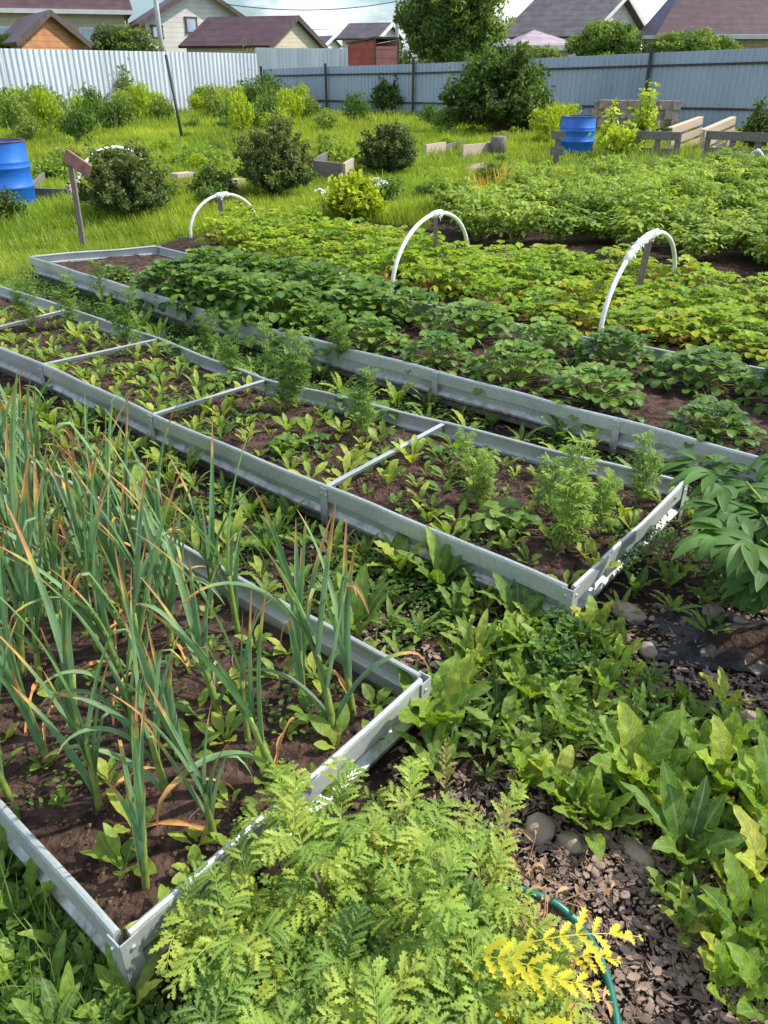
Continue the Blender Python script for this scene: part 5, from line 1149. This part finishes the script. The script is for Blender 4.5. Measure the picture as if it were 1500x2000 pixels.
tree(885, 38, -95, 140, 225, 'tall dense dark green tree beyond the fence, right of the red shed', M['tree'], 36000, .17, M['willow'], trunk_r=.22, tipn=.2, nb=70, br=.26)
tree(1190, 34, 30, 165, 160, 'rounded pale green willow bush beyond the fence, before the grey-roofed house', M['willow'], 15000, .14, M['shrub_mid'], nb=44)
tree(1355, 33, 48, 160, 190, 'loose low green trees beyond the fence before the big maroon roof', M['shrub_mid'], 12000, .13, M['willow'], nb=44, tipn=.35)
tree(232, 44, 42, 150, 150, 'grey-green willow bush above the white fence between the log cabin and the white house', M['shrub'], 16000, .15, M['willow'], nb=44)
tree(5, 40, 60, 108, 60, 'small dark bush above the white fence at the left edge', M['tree'], 2000, .16)
tree(1045, 36, 85, 130, 110, 'yellowish green bush top above the fence, left of the willow', M['willow'], 3000, .14, M['shrub_tip'])

# ================================================================== HOUSES
def house(name, label, gl, gr, Yl, Yr, zbase, apex_py, ext, m_wall, m_roof, over=.3, cat='house', roof_t=.12, gable_t=True, wins=(), trim='trim', fl=True):
    """gable between pixels gl=(px,py eave left) and gr=(px,py eave right) at depths Yl, Yr; body extruded by the plan vector ext"""
    a = aty(gl[0], gl[1], Yl); b = aty(gr[0], gr[1], Yr); ap = (a+b)/2; apx = (gl[0]+gr[0])/2
    apz = aty(apx, apex_py, (Yl+Yr)/2)[2]; ez = (a[2]+b[2])/2; ext = np.array([*ext, 0.])
    root = empty(name, (a[0], a[1], 0)); tag(root, label, cat, 'houses beyond the fences'); o0 = np.array([a[0], a[1], 0])
    A_ = np.array([a[0], a[1], 0])-o0; B_ = np.array([b[0], b[1], 0])-o0; Mx = (A_+B_)/2
    A1 = A_+[0, 0, ez]; B1 = B_+[0, 0, ez]; R1 = Mx+[0, 0, apz]
    g = G(); V = [A_, B_, B1, R1, A1]; V = V+[v+ext for v in V]
    g.add(V, quads=[(0, 1, 6, 5), (1, 2, 7, 6), (0, 5, 9, 4)], tris=[(0, 1, 2), (0, 2, 4), (4, 2, 3), (5, 7, 6), (5, 9, 7), (9, 8, 7)]); w_ = build(g, 'wall', m_wall, root, smooth=False)
    en = norm(ext)
    g = G()
    for E in (A1, B1):
        d = E-R1; dl = np.linalg.norm(d); dn = d/dl; p0 = R1-en*over; p1 = R1+ext+en*over; q0 = p0+dn*(dl+over); q1 = p1+dn*(dl+over)
        n_ = norm(np.cross(dn, en)); n_ = n_ if n_[2] > 0 else -n_
        V = [p0, p1, q1, q0]; V = [v+n_*.02 for v in V]+[v+n_*(roof_t+.02) for v in V]
        g.add(V, quads=[(0, 1, 2, 3), (7, 6, 5, 4), (0, 4, 5, 1), (1, 5, 6, 2), (2, 6, 7, 3), (3, 7, 4, 0)])
    build(g, 'roof', m_roof, root, smooth=False)
    # barge boards on the gable
    for E in (A1, B1):
        d = norm(E-R1); g = G(); p = R1-en*(over+.03); q = E+d*over-en*(over+.03); beam(g, p+[0, 0, .04], q+[0, 0, .04], .05, .22); build(g, 'barge_board', M[trim], root, smooth=False)
    for (wx0, wy0, wx1, wy1) in wins:
        # windows on the gable, by pixel on the gable plane
        def ong(px, py):
            d0 = np.array([a[0], a[1]]); d1 = np.array([b[0], b[1]]); u_ = (px-750)/F
            # ray through px in plan at that pixel height
            best = None
            for t_ in np.linspace(0, 1, 200):
                P_ = d0+(d1-d0)*t_; q_ = aty(px, py, P_[1]); e_ = abs(q_[0]-P_[0])
                if best is None or e_ < best[0]: best = (e_, q_)
            return best[1]
        p = ong(wx0, wy0)-o0; q = ong(wx1, wy1)-o0; out = -en*.04; mid = (p+q)/2+out; wdt = np.linalg.norm((q-p)[:2]); hgt_ = abs(q[2]-p[2]); ang = math.atan2((B_-A_)[1], (B_-A_)[0])
        g = G()
        for sx, sz, cx, cz in ((wdt+.16, .09, 0, hgt_/2), (wdt+.16, .09, 0, -hgt_/2), (.09, hgt_-.09, -wdt/2, 0), (.09, hgt_-.09, wdt/2, 0)):
            box(g, mid+np.array([math.cos(ang)*cx, math.sin(ang)*cx, cz]), (sx, .08, sz), ang)
        wo_ = build(g, 'window', M['trim_d'], root, smooth=False); g = G(); box(g, mid, (wdt-.06, .04, hgt_-.06), ang); build(g, 'pane', M['glass'], wo_, smooth=False)
    return root
# log cabin at the left
house('log_cabin', 'small orange log cabin with maroon roof behind the white fence', (42, 95), (162, 70), 37, 40.5, 0, 27, (-3.2, 5.5), M['log'], M['roof_m'], over=.35, trim='trim_d', cat='cabin')
# white house with big gable
house('white_house', 'white sided house with a tall gable, dark windows and a brown drainpipe', (283, 48), (492, 46), 50, 55, 0, -24, (-3.2, 8), M['siding_w'], M['roof_m'], over=.5, wins=[(362, 34, 385, 64), (430, 35, 452, 60), (296, 50, 318, 74)], trim='trim_d')
# low outbuilding
house('outbuilding', 'low cream outbuilding with long maroon tiled roof beside the pale grey fence', (522, 90), (624, 90), 44, 47.5, 0, 36, (-4.2, 1.5), M['siding_c'], M['roof_m'], over=.25, trim='trim_d', cat='outbuilding')
# beige house far left: long eave seen from the side
def eave_house(name, label, px0, px1, py_eave, py_top, Y0, Y1, m_wall, m_roof, cat='house', wins=(), hip=0):
    a = aty(px0, py_eave, Y0); b = aty(px1, py_eave, Y1); z = (a[2]+b[2])/2; d = norm((b-a)*[1, 1, 0]); back = np.array([-d[1], d[0], 0]); zt = aty((px0+px1)/2, py_top, (Y0+Y1)/2+4)[2]
    o0 = np.array([a[0], a[1], 0]); root = empty(name, o0); tag(root, label, cat, 'houses beyond the fences'); Ln = np.linalg.norm((b-a)[:2]); D_ = 8
    c = np.array([d*0, d*Ln, d*Ln+back*D_, back*D_])
    g = G(); prism(g, c, -.1, z); build(g, 'wall', m_wall, root, smooth=False)
    ov = .5; e0 = -d*ov-back*ov+[0, 0, z-.05]; e1 = d*(Ln+ov)-back*ov+[0, 0, z-.05]; r0_ = d*hip+back*D_/2+[0, 0, zt]; r1_ = d*(Ln-hip)+back*D_/2+[0, 0, zt]; f0 = -d*ov+back*(D_+ov)+[0, 0, z-.05]; f1 = d*(Ln+ov)+back*(D_+ov)+[0, 0, z-.05]
    g = G(); V = [e0, e1, r1_, r0_, f0, f1]; V2 = [v-np.array([0, 0, .15]) for v in V]
    g.add(V+V2, quads=[(0, 1, 2, 3), (3, 2, 5, 4), (7, 6, 9, 8), (8, 9, 10, 11), (0, 6, 7, 1), (4, 5, 11, 10)], tris=[(0, 3, 4), (1, 5, 2), (6, 10, 9), (7, 8, 11)]); build(g, 'roof', m_roof, root, smooth=False)
    g = G(); beam(g, e0-back*.04-[0, 0, .12], e1-back*.04-[0, 0, .12], .14, .22); build(g, 'gutter', M['trim'], root, smooth=False)
    return root, o0, d, back, z, Ln
r_, o0, d, back, z, Ln = eave_house('beige_house', 'large beige house with maroon tiled roof and white gutter at the top left', -260, 240, 14, -120, 50, 54, M['siding_b'], M['roof_m'])
g = G(); beam(g, d*(Ln+.1)-back*.25+[0, 0, z-.25], d*(Ln+.1)-back*.05+[0, 0, 0], .1, .1, up=(1, 0, 0)); build(g, 'drainpipe', M['trim_d'], r_, smooth=False)
g = G(); box(g, d*(Ln*.40)-back*.05+[0, 0, z*.78], (Ln*.02, .1, z*.3), math.atan2(d[1], d[0])); build(g, 'drainpipe', M['trim'], r_, smooth=False)
for fx in (.50, .86):
    g = G(); box(g, d*(Ln*fx)-back*.03+[0, 0, z*.62], (1.5, .1, 1.5), math.atan2(d[1], d[0])); w_ = build(g, 'window', M['trim'], r_, smooth=False); g = G(); box(g, d*(Ln*fx)-back*.06+[0, 0, z*.62], (1.3, .1, 1.3), math.atan2(d[1], d[0])); build(g, 'pane', M['glass'], w_, smooth=False)
house('far_cottage', 'tiny far cottage with grey roof between the outbuilding and the red shed', (633, 90), (664, 88), 70, 72, 0, 73, (-.8, 1), M['siding_w'], M['roof_g'], over=.3, cat='cottage')
house('grey_cottage', 'small cottage with grey roof and white gable directly behind the red shed', (736, 74), (780, 74), 60, 62, 0, 48, (-2.3, 1.0), M['siding_w'], M['roof_g'], over=.3, cat='cottage')
house('grey_roofed_house', 'white house with a wide grey tiled roof behind the willow bush on the right', (1143, 68), (1255, 66), 56, 60, 0, -6, (-4.3, 1.6), M['siding_w'], M['roof_g'], over=.5, trim='trim')
eave_house('maroon_roofed_house', 'house with a huge maroon tiled roof at the top right corner', 1300, 1900, 64, -60, 48, 46, M['brick'], M['roof_m'], hip=1.6)
eave_house('gazebo', 'small gazebo with a faded pink tiled hip roof before the grey-roofed house', 1020, 1112, 86, 58, 46, 46, M['siding_b'], M['roof_l'], cat='gazebo', hip=1.2)
# brick outbuilding with flat roof right
a = aty(1425, 78, 34); root = empty('brick_shed', (a[0], 34, 0)); tag(root, 'low pale brick shed with a thin flat roof above the fence at the right edge', 'shed')
g = G(); box(g, (2.6, 1, a[2]/2), (5.2, 2, a[2])); build(g, 'wall', M['brick'], root, smooth=False); g = G(); box(g, (.3, .9, a[2]+.08), (10.5, 2.6, .12)); build(g, 'roof', M['pole'], root, smooth=False)
# red shed
a = aty(680, 127, 37.5); b = aty(733, 127, 36.6); c = aty(778, 127, 37.0); zt0 = aty(680, 87, 37.5)[2]; zt1 = aty(733, 76, 36.6)[2]; zt2 = aty(778, 78, 37.0)[2]
root = empty('red_shed', (b[0], b[1], 0)); tag(root, 'little red wooden shed with slanting roof above the fence', 'shed'); o0 = np.array([b[0], b[1], 0])
A_, B_, C_ = [np.array([p[0], p[1], 0])-o0 for p in (a, b, c)]; D_ = A_+C_-B_
g = G(); g.add([A_, B_, A_+[0, 0, zt0], B_+[0, 0, zt1]], quads=[(0, 1, 3, 2)]); g.add([A_, D_, A_+[0, 0, zt0], D_+[0, 0, zt0]], quads=[(0, 1, 3, 2)]); build(g, 'side_wall', M['redlog'], root, smooth=False)
g = G(); g.add([B_, C_, B_+[0, 0, zt2-.22], C_+[0, 0, zt2-.22]], quads=[(0, 1, 3, 2)]); g.add([D_, C_, D_+[0, 0, zt0], C_+[0, 0, zt2]], quads=[(0, 1, 3, 2)]); build(g, 'front_wall', M['redlog_lit'], root, smooth=False)
g = G(); V = [A_*1.06+[0, 0, zt0+.01], B_+[-.02, -.12, zt1+.02], C_*1.05+[0, -.1, zt2+.02], D_*1.05+[0, 0, zt0+.01]]; g.add(V+[v+np.array([0, 0, .07]) for v in V], quads=[(3, 2, 1, 0), (4, 5, 6, 7), (0, 1, 5, 4), (1, 2, 6, 5), (2, 3, 7, 6), (3, 0, 4, 7)]); build(g, 'roof', M['trim_d'], root, smooth=False)
g = G(); beam(g, B_+[0, -.03, 0], B_+[0, -.03, zt1], .06, .06, up=(0, 1, 0)); beam(g, C_+[0, -.03, 0], C_+[0, -.03, zt2], .06, .06, up=(0, 1, 0)); build(g, 'corner_post', M['trim_d'], root, smooth=False)
# poles and wires
th = []
tops = []
for px, pyt, Y, r0, lb in ((285, -160, 46, .11, 'pale concrete power pole in front of the white house'), (777, -140, 55, .10, 'grey power pole between the grey cottage and the tall tree'), (597, 60, 80, .10, 'tiny far power pole above the outbuilding fence')):
    p = aty(px, pyt, Y); g = G(); tube(g, [(0, 0, -.1), (0, 0, p[2]/2), (0, 0, p[2])], [r0*1.3, r0*1.1, r0*.8], 8); root = empty('power_pole', (p[0], p[1], 0)); tag(root, lb, 'power pole', 'power poles'); build(g, 'post', M['pole'], root)
    g = G(); box(g, (0, -.1, p[2]-.4), (1.2, .1, .1)); build(g, 'crossarm', M['trim_d'], root, smooth=False); tops.append(p)
def wire(a, b, sag, label):
    k = np.linspace(0, 1, 24)[:, None]; P = a+(b-a)*k; P[:, 2] -= sag*4*(k*(1-k))[:, 0]; g = G(); tube(g, P-P[0], .022, 4); o = build(g, 'power_wire', M['wire']); o.location = P[0]; tag(o, label, 'wire', 'overhead wires')
wire(aty(440, 8, 50), aty(777, 2, 55), .35, 'overhead wire sagging from the white house gable to the grey power pole')
wire(aty(440, 50, 85), aty(1020, 40, 80), .5, 'faint far overhead wire passing behind the tall tree')
# distant ground cover so the horizon is not bare
g = G(); 
for k in range(60):
    x = -90+k*3.2; crown(g, (x, 110+U(-8, 8), U(1.5, 2.2)), (4, 3, U(2, 3.0)), 260, .7, 8, .5)
tag(build(g, 'far_hedge', M['tree'], smooth=False), 'distant line of trees behind the houses', 'trees', kind='stuff')

for p in protos: bpy.data.objects.remove(p)
